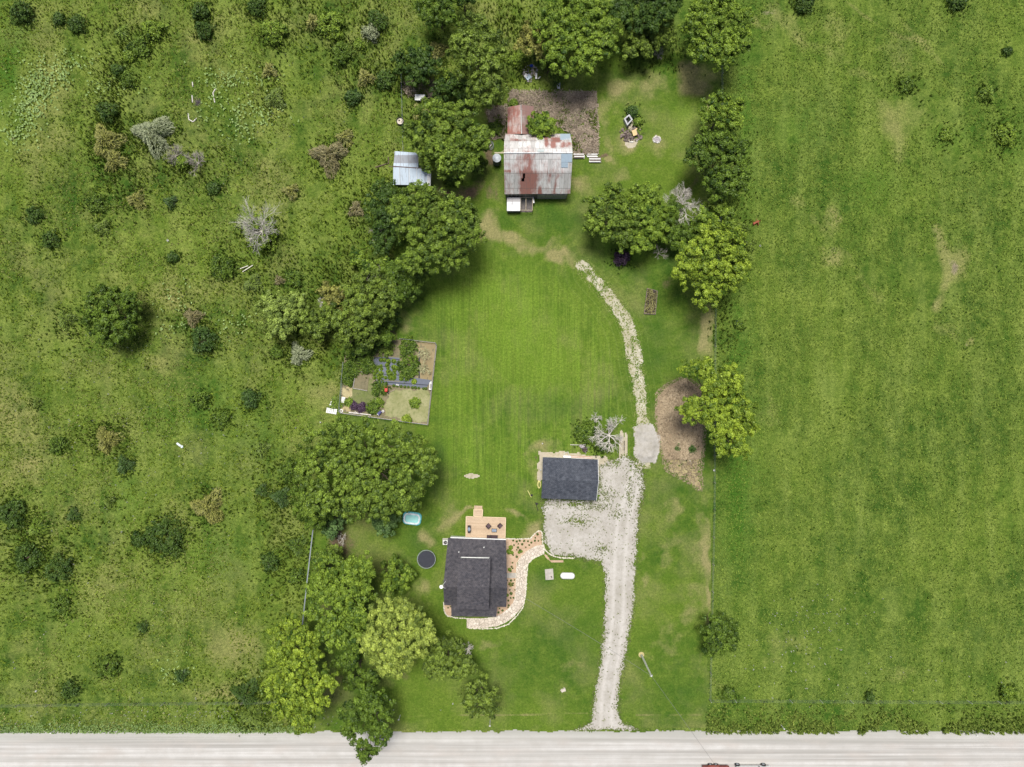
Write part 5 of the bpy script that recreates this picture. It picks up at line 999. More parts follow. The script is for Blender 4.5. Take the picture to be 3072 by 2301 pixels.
for a, b in zip(gf, gf[1:]+[gf[0]]):
    L = math.hypot(b[0]-a[0], b[1]-a[1]); n = max(1, round(L/2.4))
    for i in range(n): u = i/n; p = (a[0]+(b[0]-a[0])*u, a[1]+(b[1]-a[1])*u); q = MB(); q.tube((*p,0),(*p,1.0),.05,.045,6); q.build('post', M_greyw, fence)
    if a != gf[6]:
        for z in (.08,.3,.55,.8,.95): mb.tube((*a,z),(*b,z),.022 if z in (.95,.08) else .010,None,4)
        for i in range(int(L/.3)): u = i*.3/L; p = (a[0]+(b[0]-a[0])*u, a[1]+(b[1]-a[1])*u); mb.tube((*p,.05),(*p,.95),.008,None,3)
mb.build('wire', M_galv, fence)
for a, b in ((gf[4],gf[3]),(gf[2],gf[3]),(gf[6],gf[5])): q = MB(); L = math.hypot(b[0]-a[0], b[1]-a[1]); q.box(((a[0]+b[0])/2,(a[1]+b[1])/2,.07), (L,.13,.1), math.atan2(b[1]-a[1], b[0]-a[0])); q.build('base_board', M_wood, fence)
c = Z4(580, 815, .2); t = thing('raised_bed', 'square timber framed bed in the left of the garden', 'raised bed', c)
q = dl([(505,650),(455,940),(700,985),(735,670)], Z4)
for i, (a, b) in enumerate(zip(q, q[1:]+q[:1])):
    if i == 2: continue
    L = math.hypot(b[0]-a[0], b[1]-a[1]); mb = MB(); mb.box(((a[0]+b[0])/2,(a[1]+b[1])/2,.12), (L,.09,.22), math.atan2(b[1]-a[1], b[0]-a[0])); mb.build('board', M_greyw, t)
mb = MB(); mb.prism(q, .02, .08); mb.build('soil', M_soil, t)
pr = smallplant('vegetable_plant', 'leafy vegetable plant in the rows on the weed fabric', 'vegetable plant', 'fresh', 'vegetable plants on the weed fabric', .34, .35, 110)
rn = random.Random(3); vp = [(830,590),(850,640),(820,700),(930,560),(940,610),(930,690),(950,740),(1040,540),(1050,590),(1060,650),(1060,700),(1150,580),(1160,640),(1170,700),(1150,760),(1190,600),(990,460),(1060,480),(930,460),(1150,480),(820,760),(900,760),(1010,760),(880,720),(1090,760),(1280,780),(1370,790),(880,580),(1100,690)]
scatter(pr, Z4, vp, .03, zones=[('leafy plant in the top row of the weed fabric, *', lambda x, y: y < 500),('leafy plant, second row of the weed fabric, *', lambda x, y: y < 595),('leafy plant, third row of the weed fabric, *', lambda x, y: y < 665),('leafy plant, fourth row of the weed fabric, *', lambda x, y: y < 725),('leafy plant in the row above the long fabric strip, *', lambda x, y: True)])
pr = smallplant('lettuce_plant', 'small green plant in the row at the lower edge of the fabric strip', 'vegetable plant', 'mid', 'small plants along the fabric strip', .22, .22, 60)
scatter(pr, Z4, [(x, 905+(x-1210)*.09) for x in (1150,1210,1275,1340,1400,1470,1520,1580,1660,1700)], .03, zones=[('small green plant along the lower edge of the fabric strip, *', lambda x, y: True)])
pr = smallplant('squash_plant', 'pale yellow-green squash plant on the fabric strip', 'vegetable plant', 'bright', None, .45, .4, 120); scatter(pr, Z4, [(1500,825,1)])
bush('dense dark bean thicket at the upper left of the garden', 975/Q+0, (1000+350*.175)/Q+0, 1, 'mid') if False else None
def Z4D(x, y): return ((980+x*.175)/Q, (1000+y*.175)/Q)
for lb, x, y, r, k, st, h in (('dense vine thicket filling the upper left of the garden',560,350,34,'mid','leaf',1.2),('lower part of the vine thicket, beside the timber framed bed',400,620,22,'mid','leaf',1.0),('vine clump right of the thicket, above the timber framed bed',700,560,20,'mid','leaf',.9),
     ('dense green crop block right of the fabric, upper half',1400,250,24,'mid','leaf',.8),('dense green crop block right of the fabric, lower half',1400,560,26,'mid','leaf',.8),('green crop clump at the middle of the lower crop block',1390,680,18,'mid','leaf',.7),('dark green crop near the upper garden fence',1000,250,20,'olive','leaf',.8),
     ('leafy row plants left of the red tiller',900,940,18,'mid','leaf',.6),('potato plants right of the purple bed',800,1270,18,'mid','leaf',.6),('purple leaved herbs near the lower garden fence',600,1270,11,'purple','leaf',.5),('second clump of purple leaved herbs, left end by the weathered log',470,1245,9,'purple','leaf',.4),('lone green plant in the garden straw',1510,1200,13,'fresh','leaf',.5),('green plant at the left of the garden straw',900,1190,11,'fresh','leaf',.4),
     ('weeds on the lower garden fence in the straw corner',1370,1470,10,'bright','leaf',.4),('green weeds on the left garden fence',350,780,16,'mid','leaf',.8),('narrow green weeds between fence and dry strip in the garden',375,1180,10,'fresh','leaf',.5),('lush grass beside the white pallets',150,1200,16,'fresh','spray',.5)):
    u, w = Z4D(x, y); bush(lb, u, w, r, k, st, h, 'garden_plant', 'plant', 'thick plants in and by the garden')
deadtree('pale dry corn stalks leaning in the right garden row, upper part', *Z4D(1670,340), 20, 1.1, plain('dry_stalks', (.52,.52,.30), .9), 'dry corn rows in the garden', 12, .035, 3, name='corn_row', cat='corn')
deadtree('pale dry corn stalks leaning in the right garden row, lower part', *Z4D(1670,600), 20, 1.1, plain('dry_stalks', (.52,.52,.30), .9), 'dry corn rows in the garden', 12, .035, 3, name='corn_row', cat='corn')
mb = MB(); mb.prism(dl([(1575,300),(1600,300),(1600,770),(1570,770)], Z4), .02, .03); tag(mb.build('fabric_strip', M_black), 'narrow black plastic strip beside the dry corn rows', 'plastic strip')
c = Z4(1020, 980, .5); t = thing('tiller', 'red garden tiller standing between weeds and straw', 'tiller', c)
mb = MB(); mb.box((c[0],c[1]+.1,.45), (.45,.55,.35)); mb.lathe((c[0],c[1]-.05,.62), [(.2,0),(.18,.12),(0,.16)], 12); mb.build('engine', plain('tiller_red', (.55,.05,.04), .4), t)
mb = MB(); mb.tube((c[0]-.2,c[1]+.1,.5),(c[0]-.22,c[1]+.75,.85),.025,.025,5); mb.tube((c[0]+.2,c[1]+.1,.5),(c[0]+.22,c[1]+.75,.85),.025,.025,5); mb.build('handlebar', M_redp, t)
for i in (-1,1): mb = MB(); mb.tube((c[0]+i*.3-.06,c[1]-.35,.18),(c[0]+i*.3+.06,c[1]-.35,.18),.2,.2,14); w_ = mb.build('wheel', M_tyre, t); mb = MB(); mb.tube((c[0]+i*.3-.07,c[1]-.35,.18),(c[0]+i*.3+.07,c[1]-.35,.18),.09,.09,10); mb.build('hub', M_white, w_)
tag(MB().tube((*Z4(1075,1010,.1),.12),(*Z4(1165,970,.1),.12),.05,.05,6).build('stake', M_wood), 'wooden stake lying beside the red tiller', 'stake')
def tub(label, f, x, y, w, d, h, m, rz=0, nm='tub'):
    c = f(x, y, h); t = thing(nm, label, nm.replace('_',' '), c); mb = MB(); mb.box((c[0],c[1],h/2), (w,d,h), rz); mb.build('body', m, t); mb = MB()
    mb.box((c[0],c[1],h+.01), (w*1.08,d*1.08,.04), rz); mb.build('rim', m, t); mb = MB(); mb.box((c[0],c[1],h+.035), (w*.8,d*.8,.02), rz); mb.build('contents', M_siding if m is not M_white else M_greyw, t)
tub('small white tub on the fabric strip', Z4, 1215, 884, .4, .2, .2, M_white, -R(15)); tub('tall white bin at the right garden fence', Z4, 1783, 905, .45, 1.1, .5, M_white, -R(5), 'bin')
tub('small white box at the fence above the white bin', Z4, 1795, 830, .3, .2, .3, M_white, 0, 'box')
def pallet(label, x, y, w, d, rz, f=Z4, m=M_white, grp='white pallets left of the garden'):
    c = f(x, y, .1); t = thing('pallet', label, 'pallet', c, grp)
    for i in range(6):
        u = -w/2+(i+.5)*w/6; mb = MB(); mb.box((c[0]+u*math.cos(rz), c[1]+u*math.sin(rz), .17), (w/6*.78, d, .03), rz); mb.build('slat', m, t)
    for j in (-1,0,1): mb = MB(); mb.box((c[0]-j*d*.42*math.sin(rz), c[1]+j*d*.42*math.cos(rz), .1), (w, .1, .1), rz); mb.build('bearer', m, t)
pallet('widest white pallet at the lower left garden corner', 85, 1330, 1.75, .85, -R(10)); pallet('tilted small white pallet above the widest one', 80, 1215, .6, .8, R(35)); pallet('smallest white pallet farthest up the row', 85, 1110, .35, .6, R(15)); pallet('white pallet leaning just inside the left garden fence', 285, 1140, .6, .95, -R(8)); pallet('white board pile on the left fence by the vines, upper', 325, 560, .35, .8, -R(10)); pallet('white board pile on the left fence by the vines, lower', 297, 725, .3, .7, -R(10))
def tyre(label, f, x, y, r=.3, m=M_white):
    c = f(x, y, .2); t = thing('tyre_planter', label, 'tyre', c); mb = MB(); mb.lathe((c[0],c[1],0), [(r*.6,0),(r,.02),(r*1.05,.12),(r,.22),(r*.6,.24),(r*.58,.05)], 22); mb.build('tyre', m, t); mb = MB(); mb.tube((c[0],c[1],0),(c[0],c[1],.1),r*.6,r*.6,16); mb.build('soil', M_soil, t)
tyre('white painted tyre at the lower left corner of the garden fence', Z4, 250, 1330, .28); tyre('pale tyre ring by the lower fence beside the blue barrel', Z4, 965, 1335, .2)
c = Z4(900, 1365, .5); t = thing('barrel', 'blue-violet barrel lying at the lower garden fence', 'barrel', c); mb = MB(); mb.tube((c[0]-.2,c[1]-.25,.28),(c[0]+.25,c[1]+.3,.28),.26,.26,16); mb.build('barrel_body', plain('violet_plastic', (.10,.10,.24), .5), t); mb = MB(); mb.tube((c[0]-.24,c[1]-.3,.28),(c[0]-.2,c[1]-.25,.28),.27,.27,16); mb.build('barrel_lid', M_white, t)
tag(MB().tube((*Z4(380,1355,.2),.2),(*Z4(760,1400,.2),.2),.12,.1,7).tube((*Z4(480,1335,.2),.22),(*Z4(560,1385,.2),.2),.05,.04,5).build('log', M_dead), 'pale weathered log along the lower garden fence', 'log')
tag(MB().tube((*Z4(803,860,.2),.1),(*Z4(845,805,.2),.1),.1,.1,8).build('plastic_roll', M_black), 'black plastic roll at the left end of the fabric strip', 'roll')
# ------------------------------------------------------------------ yard things
c = D(921, 1208, .8); t = thing('trampoline', 'round black trampoline west of the house', 'trampoline', c)
mb = MB(); mb.tube((c[0],c[1],.80),(c[0],c[1],.815),1.36,1.36,48); mb.build('mat', plain('tramp_mat', (.04,.043,.055), .8, 0, .15), t)
mb = MB(); pts = [(c[0]+1.48*math.cos(a*math.pi/24), c[1]+1.48*math.sin(a*math.pi/24), .82) for a in range(49)]; mb.path(pts, .045, 6); mb.build('frame', M_galv, t)
mb = MB()
for a in range(60): q = a*math.pi/30; mb.tube((c[0]+1.36*math.cos(q),c[1]+1.36*math.sin(q),.81),(c[0]+1.47*math.cos(q),c[1]+1.47*math.sin(q),.81),.012,.012,3)
mb.build('springs', M_galv, t)
for a in range(6): q = a*math.pi/3; mb = MB(); mb.tube((c[0]+1.46*math.cos(q),c[1]+1.46*math.sin(q),0),(c[0]+1.46*math.cos(q),c[1]+1.46*math.sin(q),.8),.035,.035,6); mb.build('leg', M_galv, t)
# pool
c = TJ(1340, 1150, .5); t = thing('paddling_pool', 'inflatable turquoise and white paddling pool on the lawn', 'pool', c, None, -R(7))
def rrect(w, d, r, n=6):
    o = []
    for cx, cy, a0 in ((w/2-r,d/2-r,0),(-w/2+r,d/2-r,90),(-w/2+r,-d/2+r,180),(w/2-r,-d/2+r,270)):
        for k in range(n+1): a = R(a0+90*k/n); o.append((cx+r*math.cos(a), cy+r*math.sin(a)))
    return o
M_aqua = plain('aqua_vinyl', (.22,.70,.76), .25, 0, .05); M_pwhite = plain('white_vinyl', (.82,.90,.92), .25, 0, .05)
for k, (w, d, z, mm, rr) in enumerate(((3.0,2.05,.14,M_aqua,.15),(2.9,1.95,.34,M_aqua,.14),(2.66,1.72,.47,M_pwhite,.16))):
    pts = [(c[0]+p[0], c[1]+p[1], z) for p in rrect(w-.2, d-.2, .55)]; mb = MB(); mb.path(pts+[pts[0]], rr, 10); mb.build('ring', mm, t, True)
mb = MB(); mb.prism([(c[0]+p[0], c[1]+p[1]) for p in rrect(2.55,1.6,.45)], .02, .26); mb.build('water', plain('pool_water', (.36,.68,.64), .06, 0, .12, 1.5), t)
mb = MB(); pts = [(c[0]+p[0], c[1]+p[1]-.05, .275) for p in rrect(1.7,.85,.25)]; mb.path(pts+[pts[0]], .015, 4); mb.build('bottom_seam', M_aqua, t)
# propane tank
c = TK(560, 1624, .9); t = thing('propane_tank', 'white propane tank on the front lawn', 'tank', c, None, -R(1)); mb = MB(); prf = [(0,-1.2),(.2,-1.17),(.38,-1.05),(.5,-.85),(.53,-.6),(.53,.6),(.5,.85),(.38,1.05),(.2,1.17),(0,1.2)]; n = 26; vs = []
for r_, x_ in prf:
    for i in range(n): a = 2*math.pi*i/n; vs.append((c[0]+x_, c[1]+r_*math.cos(a), .75+r_*math.sin(a)))
mb.add(vs, [(j*n+i, j*n+(i+1)%n, (j+1)*n+(i+1)%n, (j+1)*n+i) for j in range(len(prf)-1) for i in range(n)]); mb.build('tank_body', M_white, t, True)
mb = MB(); mb.lathe((c[0],c[1],1.26), [(.17,0),(.17,.12),(.14,.19),(0,.22)], 16); mb.build('valve_dome', M_white, t)
for i in (-1,1): mb = MB(); mb.box((c[0]+i*.7,c[1],.15), (.25,.8,.3)); mb.build('foot', M_conc, t)
c = TK(405, 1605, .1); t = thing('concrete_pad', 'square weathered concrete pad left of the propane tank', 'slab', c); mb = MB(); mb.prism(dl([(1468,860),(1570,850),(1578,985),(1478,992)], Z2), 0, .12); mb.build('slab', M_conc, t); mb = MB(); p = Z2(1550,955,.2); mb.tube((p[0]-.08,p[1]+.1,.17),(p[0]+.1,p[1]-.12,.17),.07,.07,8); mb.build('clean_out', M_brown, t)
# pole + wires
pb_ = D(1385.5, 1414.5, 0); pt = P(1962, 2028, 8.2); pt = (pb_[0], pb_[1]); t = thing('utility_pole', 'tall pale utility pole between driveway and right fence', 'utility pole', pb_)
mb = MB(); mb.tube((*pb_,-.2),(*pb_,8.2),.17,.12,12); mb.build('pole', plain('pale_pole', (.62,.64,.54), .8), t); mb = MB(); mb.box((pb_[0],pb_[1],7.95), (.45,.12,.12), R(30)); mb.tube((pb_[0]+.15,pb_[1]+.1,7.9),(pb_[0]+.15,pb_[1]+.1,8.2),.06,.05,8); mb.build('crossarm', M_galv, t)
c2 = plain('dry_base', (.45,.38,.18), .95); mb = MB(); mb.lathe((pb_[0],pb_[1],0), [(.5,.0),(.3,.04),(.16,.07)], 14); mb.build('base_ring', c2, t)
def wire(label, a, b, sag):
    mb = MB(); pts = [tuple(a[k]*(1-u)+b[k]*u-(sag*4*u*(1-u) if k == 2 else 0) for k in range(3)) for u in [i/24 for i in range(25)]]; mb.path(pts, .02, 4); tag(mb.build('power_line', plain('wire_grey', (.20,.20,.19), .7)), label, 'power line', 'overhead wires at the pole')
wire('overhead wire running from the pole across the road', (*pb_,8.1), (*P(2170,2330,8.0),8.0), .5); wire('overhead wire running from the pole towards the house', (*pb_,8.1), (RE[0],RE[1],4.9), .6)
# fences
def fenceline(label, pts, f, hgt=1.2, step=3.0, mpost=M_greyw, name='wire_fence', grp='pasture fences', r=.045, wires=4):
    pts = dl(pts, f); t = thing(name, label, 'fence', pts[0], grp); mb = MB(); rnd = random.Random(7)
    for a, b in zip(pts[:-1], pts[1:]):
        L = math.hypot(b[0]-a[0], b[1]-a[1]); n = max(1, round(L/step))
        for i in range(n+1): u = i/n; p = (a[0]+(b[0]-a[0])*u, a[1]+(b[1]-a[1])*u); q = MB(); q.tube((*p,0),(p[0],p[1],hgt),r,r,6); q.build('post', mpost, t)
        for k in range(wires): z = hgt*(k+1)/(wires+.3); mb.tube((*a,z),(*b,z),.007,.007,3)
    mb.build('wire', M_galv, t); return t
fenceline('wire fence on steel posts between the right pasture and the road', [(1532,1510),(1640,1510),(1900,1512),(2215,1513)], D, 1.3, 4.75, plain('pale_steel', (.62,.62,.60), .5), r=.035)
fenceline('wire fence between the mown yard and the right pasture', [(1532,1510),(1541,1100),(1543,690),(1557,420),(1558,112)], D, 1.2, 4.2)
fenceline('wire fence between left pasture and road', [(-20,1521),(300,1517),(640,1513)], D, 1.2, 4.6)
fenceline('old wire fence behind the shed tree', [(868,160),(871,290),(872,330)], D, 1.2, 2.0)
a, b, c_ = D(676,1145,1.0), D(664,1250,1.0), D(653,1352,1.0); t = thing('rail_fence', 'long grey rail fence along the left side of the yard trees', 'fence', b)
for p, q in ((a,b),(b,c_)): mb = MB(); mb.box(((p[0]+q[0])/2,(p[1]+q[1])/2,1.0), (math.hypot(q[0]-p[0],q[1]-p[1]),.17,.10), math.atan2(q[1]-p[1],q[0]-p[0])); mb.build('rail', plain('rail_grey', (.24,.27,.29), .6), t)
for k in range(8): u = k/7; p = (a[0]+(c_[0]-a[0])*u, a[1]+(c_[1]-a[1])*u); mb = MB(); mb.tube((*p,0),(*p,.96),.06,.06,6); mb.build('post', M_greyw, t)
# beside the garage
c = Z6(280, 1140, .1); t = thing('garden_hose', 'coiled yellow garden hose on the grass left of the garage', 'hose', c); mb = MB()
for k in range(4):
    pts = [(c[0]+(.27-.03*k)*math.cos(a*.35), c[1]+(.60-.04*k)*math.sin(a*.35), .04+k*.05) for a in range(19)]; mb.path(pts, .045, 6)
mb.path([(c[0]-.1,c[1]+.6,.1),(c[0]-.22,c[1]+.75,.05)], .04, 5); mb.build('coil', M_rope, t); mb = MB(); mb.tube((c[0]-.26,c[1]+.72,.06),(c[0]-.2,c[1]+.86,.06),.05,.04,6); mb.build('nozzle', M_black, t)
def tool(label, x0, y0, x1, y1, mm, hx, hy, nm):
    a, b = Z6(x0,y0,.1), Z6(x1,y1,.1); t = thing(nm, label, 'garden tool', a, 'tools left on the grass by the garage'); mb = MB(); mb.tube((*a,.12),(*b,.12),.05,.05,6); mb.build('handle', mm, t); p = Z6(hx,hy,.2)
    mb = MB(); mb.rock((p[0],p[1],.14), .2, random.Random(2)); mb.box((p[0]+.15,p[1],.1), (.25,.2,.15)); mb.build('head', M_black, t)
tool('yellow handled string trimmer lying left of the garage', 112,1225,165,1325, M_rope, 165,1295, 'string_trimmer'); tool('black leaf blower lying beside the gravel yard corner', 225,1400,265,1520, M_black, 240,1420, 'leaf_blower')
def ball(label, f, x, y, r=.13, cat='bucket', nm='bucket', m=M_white):
    c = f(x, y, .2); t = thing(nm, label, cat, c); mb = MB(); mb.lathe((c[0],c[1],0), [(r*.8,0),(r,.3),(r*.92,.31),(r*.72,.03)], 14); mb.build('pail', m, t); mb = MB(); mb.path([(c[0]+r*math.cos(a*.52),c[1]+r*.5*math.sin(a*.52),.3+.05*math.sin(a*.52)) for a in range(7)], .015, 4); mb.build('handle', M_galv, t)
ball('white bucket right at the west wall of the garage', Z6, 300, 922); ball('small white bucket on the lawn above the garage', Z6, 328, 538, .11); ball('white bucket at the lower left corner of the garage yard', Z6, 320, 1478, .12)
ball('white bucket on the fence line below the bright leaning tree', TK, 1773, 748, .16); ball('pale bucket on the mound edge under the bright leaning tree', TK, 1590, 580, .2, m=plain('cream', (.75,.66,.5), .7)); ball('white bucket in the right pasture below the rusty implement', TH, 22, 462, .15)
ball('white bucket in the left pasture by the small bush', TI, 1590, 160, .14); ball('white bucket in the left pasture right of the wide low bushes', TI, 1010, 1258, .14); ball('white bucket in the left pasture above the dead tree bushes', TE, 1390, 418, .18); ball('white pail hanging on the post left of the biggest tree', TJ, 583, 350, .12); ball('tiny white pail in the pasture left of the biggest tree', TJ, 378, 396, .1); ball('white pail below the leaning road tree by the verge', TN, 1160, 1103, .1); ball('white pail near the middle of the roadside lawn', TN, 1680, 1133, .1); ball('white pail at the upper left pasture beside the weeds', TM, 298, 1028, .14)
c = TI(1490, 542, .2); t = thing('feed_sack', 'pale blue-white plastic sack lying in the left pasture', 'sack', c); mb = MB(); mb.box((c[0]-.2,c[1]+.15,.12), (.75,.32,.2), -R(38)); mb.rock((c[0]+.3,c[1]-.22,.12), .26, random.Random(8)); mb.build('sack_body', plain('sack_white', (.66,.72,.74), .5, 0, .08), t); mb = MB(); mb.box((c[0]-.5,c[1]+.38,.1), (.12,.24,.1), -R(38)); mb.build('tied_end', M_white, t)
for lb, x0, y0, x1, y1 in (('ladder-like white plank below the bleached tree, longer one',2015,680,2100,625),('shorter white plank above the longer one below the bleached tree',1995,655,2060,630)): tag(MB().box(((TE(x0,y0)[0]+TE(x1,y1)[0])/2,(TE(x0,y0)[1]+TE(x1,y1)[1])/2,.3), (math.hypot(x1-x0,y1-y0)*.0199,.12,.08), math.atan2(y0-y1,x1-x0)).build('plank', plain('pale_plank', (.68,.64,.55), .8)), lb, 'plank', 'planks below the bleached tree')
# back of the garage
a, b = Z6(635,727,.6), Z6(745,735,.6); t = thing('window_frame', 'white window frame leaning at the back of the garage', 'window frame', a); mb = MB()
for p, q in (((640,738),(655,672)),((655,672),(705,660)),((705,660),(722,735)),((640,738),(722,735))): mb.tube((*Z6(*p,.5),.5),(*Z6(*q,.5),.5),.035,.035,4)
mb.build('frame', M_siding, t)
tag(MB().box((*Z6(688,730,.5),.3), (1.15,.25,.5), -R(2)).box((*Z6(688,730,.5),.58), (1.25,.32,.05), -R(2)).build('storage_box', M_white), 'white storage box against the back of the garage', 'box')
t = thing('lumber_rack', 'reddish lumber lying along the back of the garage', 'lumber', Z6(895,745,.3))
for k in range(4): p = Z6(895, 728+k*9, .3); mb = MB(); mb.box((p[0],p[1],.3), (3.7,.08,.1), -R(3.2)); mb.build('board', plain('red_board', (.55,.30,.17), .8) if k % 2 == 0 else M_siding, t)
for x in (780, 1000): p = Z6(x, 745, .1); mb = MB(); mb.box((p[0],p[1],.12), (.12,.7,.24)); mb.build('bearer', M_wood, t)
c = Z6(950, 630, .5); t = thing('fire_pit', 'dark burnt fire pit behind the garage', 'fire pit', c); mb = MB(); mb.lathe((c[0],c[1],0), [(.42,0),(.44,.45),(.38,.45),(.36,.1),(0,.1)], 18); mb.build('drum', M_brown, t); mb = MB(); rd = random.Random(4)
for k in range(9): a = rd.uniform(0,6.28); mb.tube((c[0]+.25*math.cos(a),c[1]+.25*math.sin(a),.2),(c[0]+.8*math.cos(a),c[1]+.8*math.sin(a)+.1,.6),.03,.015,4)
mb.build('sticks', M_greyw, t)
tag(MB().tube((*Z6(735,557,.2),.15),(*Z6(860,560,.2),.2),.06,.04,6).tube((*Z6(860,560,.2),.2),(*Z6(960,550,.2),.3),.04,.03,6).build('fallen_branch', M_dead), 'pale bare branch lying left of the fire pit', 'branch')
c = Z6(915,585,.4); tag(MB().rock((c[0],c[1],.25), .42, random.Random(6)).rock((c[0]-.3,c[1]+.1,.2), .28, random.Random(7)).build('ash_pile', plain('ash_grey', (.38,.34,.36), .9, 0, .35)), 'grey ash pile above the fire pit', 'ash pile')
# north yard
c = Z7(485, 890, 1); t = thing('open_crate', 'grey open topped metal box on the debris island', 'crate', c); q = [Z7(*p, .9) for p in ((390,870),(465,1030),(590,890),(510,770))]; mb = MB(); ctr = (sum(p[0] for p in q)/4, sum(p[1] for p in q)/4); ins = [(ctr[0]+(p[0]-ctr[0])*.62, ctr[1]+(p[1]-ctr[1])*.62) for p in q]
mb.add([(*p,0) for p in q]+[(*p,.9) for p in q]+[(*p,.9) for p in ins]+[(*p,.1) for p in ins], [(i,(i+1)%4,4+(i+1)%4,4+i) for i in range(4)]+[(4+i,4+(i+1)%4,8+(i+1)%4,8+i) for i in range(4)]+[(8+i,8+(i+1)%4,12+(i+1)%4,12+i) for i in range(4)]); mb.build('shell', plain('grey_metal', (.46,.46,.47), .6), t)
mb = MB(); mb.prism(ins, .05, .12); mb.build('bottom', M_black, t)
c = Z7(630, 1180, .5); t = thing('plywood_box', 'tan plywood box lid on the burn pile', 'plywood', c); mb = MB(); mb.slab([(*Z7(*p,.6),.6) for p in ((565,1145),(605,1268),(692,1235),(655,1110))], .05); mb.build('lid', M_tan, t); mb = MB(); p = Z7(665,1110,.5); mb.box((*p,.55), (.35,.2,.05), R(40)); mb.build('flap', M_tan, t); mb = MB(); p = Z7(630,1190,.3); mb.box((*p,.3), (.7,.7,.5), R(15)); mb.build('box_side', M_wood, t)
c = Z7(560, 1250, .2); t = thing('burn_pile', 'burnt grey debris pile under the tan plywood', 'debris pile', c); rd = random.Random(9); mb = MB()
for k in range(60): a = rd.uniform(0,6.28); q = math.sqrt(rd.random()); p = (c[0]+2.0*q*math.cos(a), c[1]+1.3*q*math.sin(a)+.3); mb.rock((*p, .12), rd.uniform(.12,.32), rd)
mb.build('ashes', plain('burnt_debris', (.20,.16,.14), .95, 0, .6, 1.5), t); mb = MB()
for k in range(26): a = rd.uniform(0,6.28); q = math.sqrt(rd.random()); p = (c[0]+1.7*q*math.cos(a), c[1]+1.2*q*math.sin(a)+.3); e = rd.uniform(0,6.28); mb.tube((*p,.25),(p[0]+.6*math.cos(e),p[1]+.6*math.sin(e),.4),.04,.03,4)
mb.build('charred_sticks', M_brown, t); mb = MB()
for k in range(16): u = rd.random(); p = Z7(400+u*330, 1335+60*math.sin(u*3.1), .2); mb.rock((*p,.1), rd.uniform(.07,.17), rd)
mb.build('pale_rubble', M_siding, t, kind='stuff')
c = Z7(1135, 1345, .1); t = thing('fire_ring', 'ring of pale stones with ash on the grass right of the burn pile', 'fire ring', c); rd = random.Random(2)
for k in range(13): a = 6.28*k/13; mb = MB(); mb.rock((c[0]+.58*math.cos(a),c[1]+.5*math.sin(a),.1), rd.uniform(.10,.17), rd); mb.build('stone', M_siding if k % 3 else M_greyw, t)
mb = MB(); mb.lathe((c[0],c[1],0), [(.5,.02),(.3,.05),(0,.06)], 14); mb.build('ash', plain('ash_grey', (.38,.34,.36), .9), t)
c = TC(250, 600, .2); t = thing('rubbish_heap', 'heap of white panels and blue sheet at the wood edge', 'rubbish heap', c); rd = random.Random(12)
for x, y, w, d, m_ in ((235,640,.9,.7,M_newsheet),(215,625,.6,.5,M_white),(300,630,.3,1.0,M_white),(260,545,.5,.4,M_blue),(200,600,.5,.3,M_greyw),(325,645,.5,.15,M_white),(280,600,.2,1.2,M_wood)):
    p = TC(x, y, .3); mb = MB(); mb.box((*p,.35), (w,d,.05), rd.uniform(0,1.5), rd.uniform(-.2,.2)); mb.build('panel', m_, t)
mb = MB()
for k in range(40): a = rd.uniform(0,6.28); q = math.sqrt(rd.random()); mb.rock((c[0]+1.2*q*math.cos(a),c[1]+1.5*q*math.sin(a),.1), rd.uniform(.1,.26), rd)
mb.build('rubble', plain('rubble', (.40,.36,.33), .9, 0, .4), t, kind='stuff')
c = TC(487, 680, .4); t = thing('boat_trailer', 'narrow white framed trailer poking out from the tree by the pen', 'trailer', c)
for dx in (-.2,.2): mb = MB(); mb.box((c[0]+dx,c[1]+.2,.45), (.09,2.2,.1), -R(3)); mb.build('rail', M_white, t)
for k in range(5): mb = MB(); mb.box((c[0],c[1]-.8+k*.45,.42), (.4,.06,.05)); mb.build('crossbar', M_siding, t)
mb = MB(); mb.box((c[0]-.02,c[1]-.95,.45), (.45,.3,.16)); mb.build('end_plate', M_white, t)
for i in (-1,1): mb = MB(); mb.tube((c[0]+i*.34-.06,c[1]+.6,.25),(c[0]+i*.34+.06,c[1]+.6,.25),.25,.25,14); mb.build('wheel', M_tyre, t)
c = D(1405, 650, .3); t = thing('compost_bed', 'dark edged rectangular bed of dead stalks on the lawn right of the track', 'garden bed', c); q = dl([(1218,815),(1302,838),(1285,1030),(1192,1025)], TG)
for a, b in zip(q, q[1:]+q[:1]): mb = MB(); mb.box(((a[0]+b[0])/2,(a[1]+b[1])/2,.13), (math.hypot(b[0]-a[0],b[1]-a[1]),.1,.26), math.atan2(b[1]-a[1],b[0]-a[0])); mb.build('board', M_bdr, t)
mb = MB(); mb.prism(q[::-1], .02, .15); mb.build('soil', plain('black_soil', (.05,.04,.035), .95), t)
rs = np.random.RandomState(5); n = 650; u = rs.rand(n, 2); qa = np.array(q); cen = (qa[0]*(1-u[:, :1])+qa[1]*u[:, :1])*(1-u[:, 1:])+(qa[3]*(1-u[:, :1])+qa[2]*u[:, :1])*u[:, 1:]; V, F, v = leaves(np.concatenate([cen, rs.uniform(.15,.4,(n,1))], 1), np.array([[0,0,.7]]).repeat(n,0), rs, .13, .4, .5, rs.normal(.5,.25,n)); npmesh('dead_stalks', V, F, leafmat('stalk_mix', (.10,.09,.03), (.42,.40,.16), .1), t, dict(v=v))
c = TG(2120, 268, .5); t = thing('farm_implement', 'small rust-red farm implement standing in the right pasture', 'implement', c); mb = MB(); M_rst = plain('rusty_iron', (.30,.09,.05), .85, 0, .3); mb.box((c[0],c[1],.5), (1.0,.3,.25), R(25)); mb.build('frame', M_rst, t)
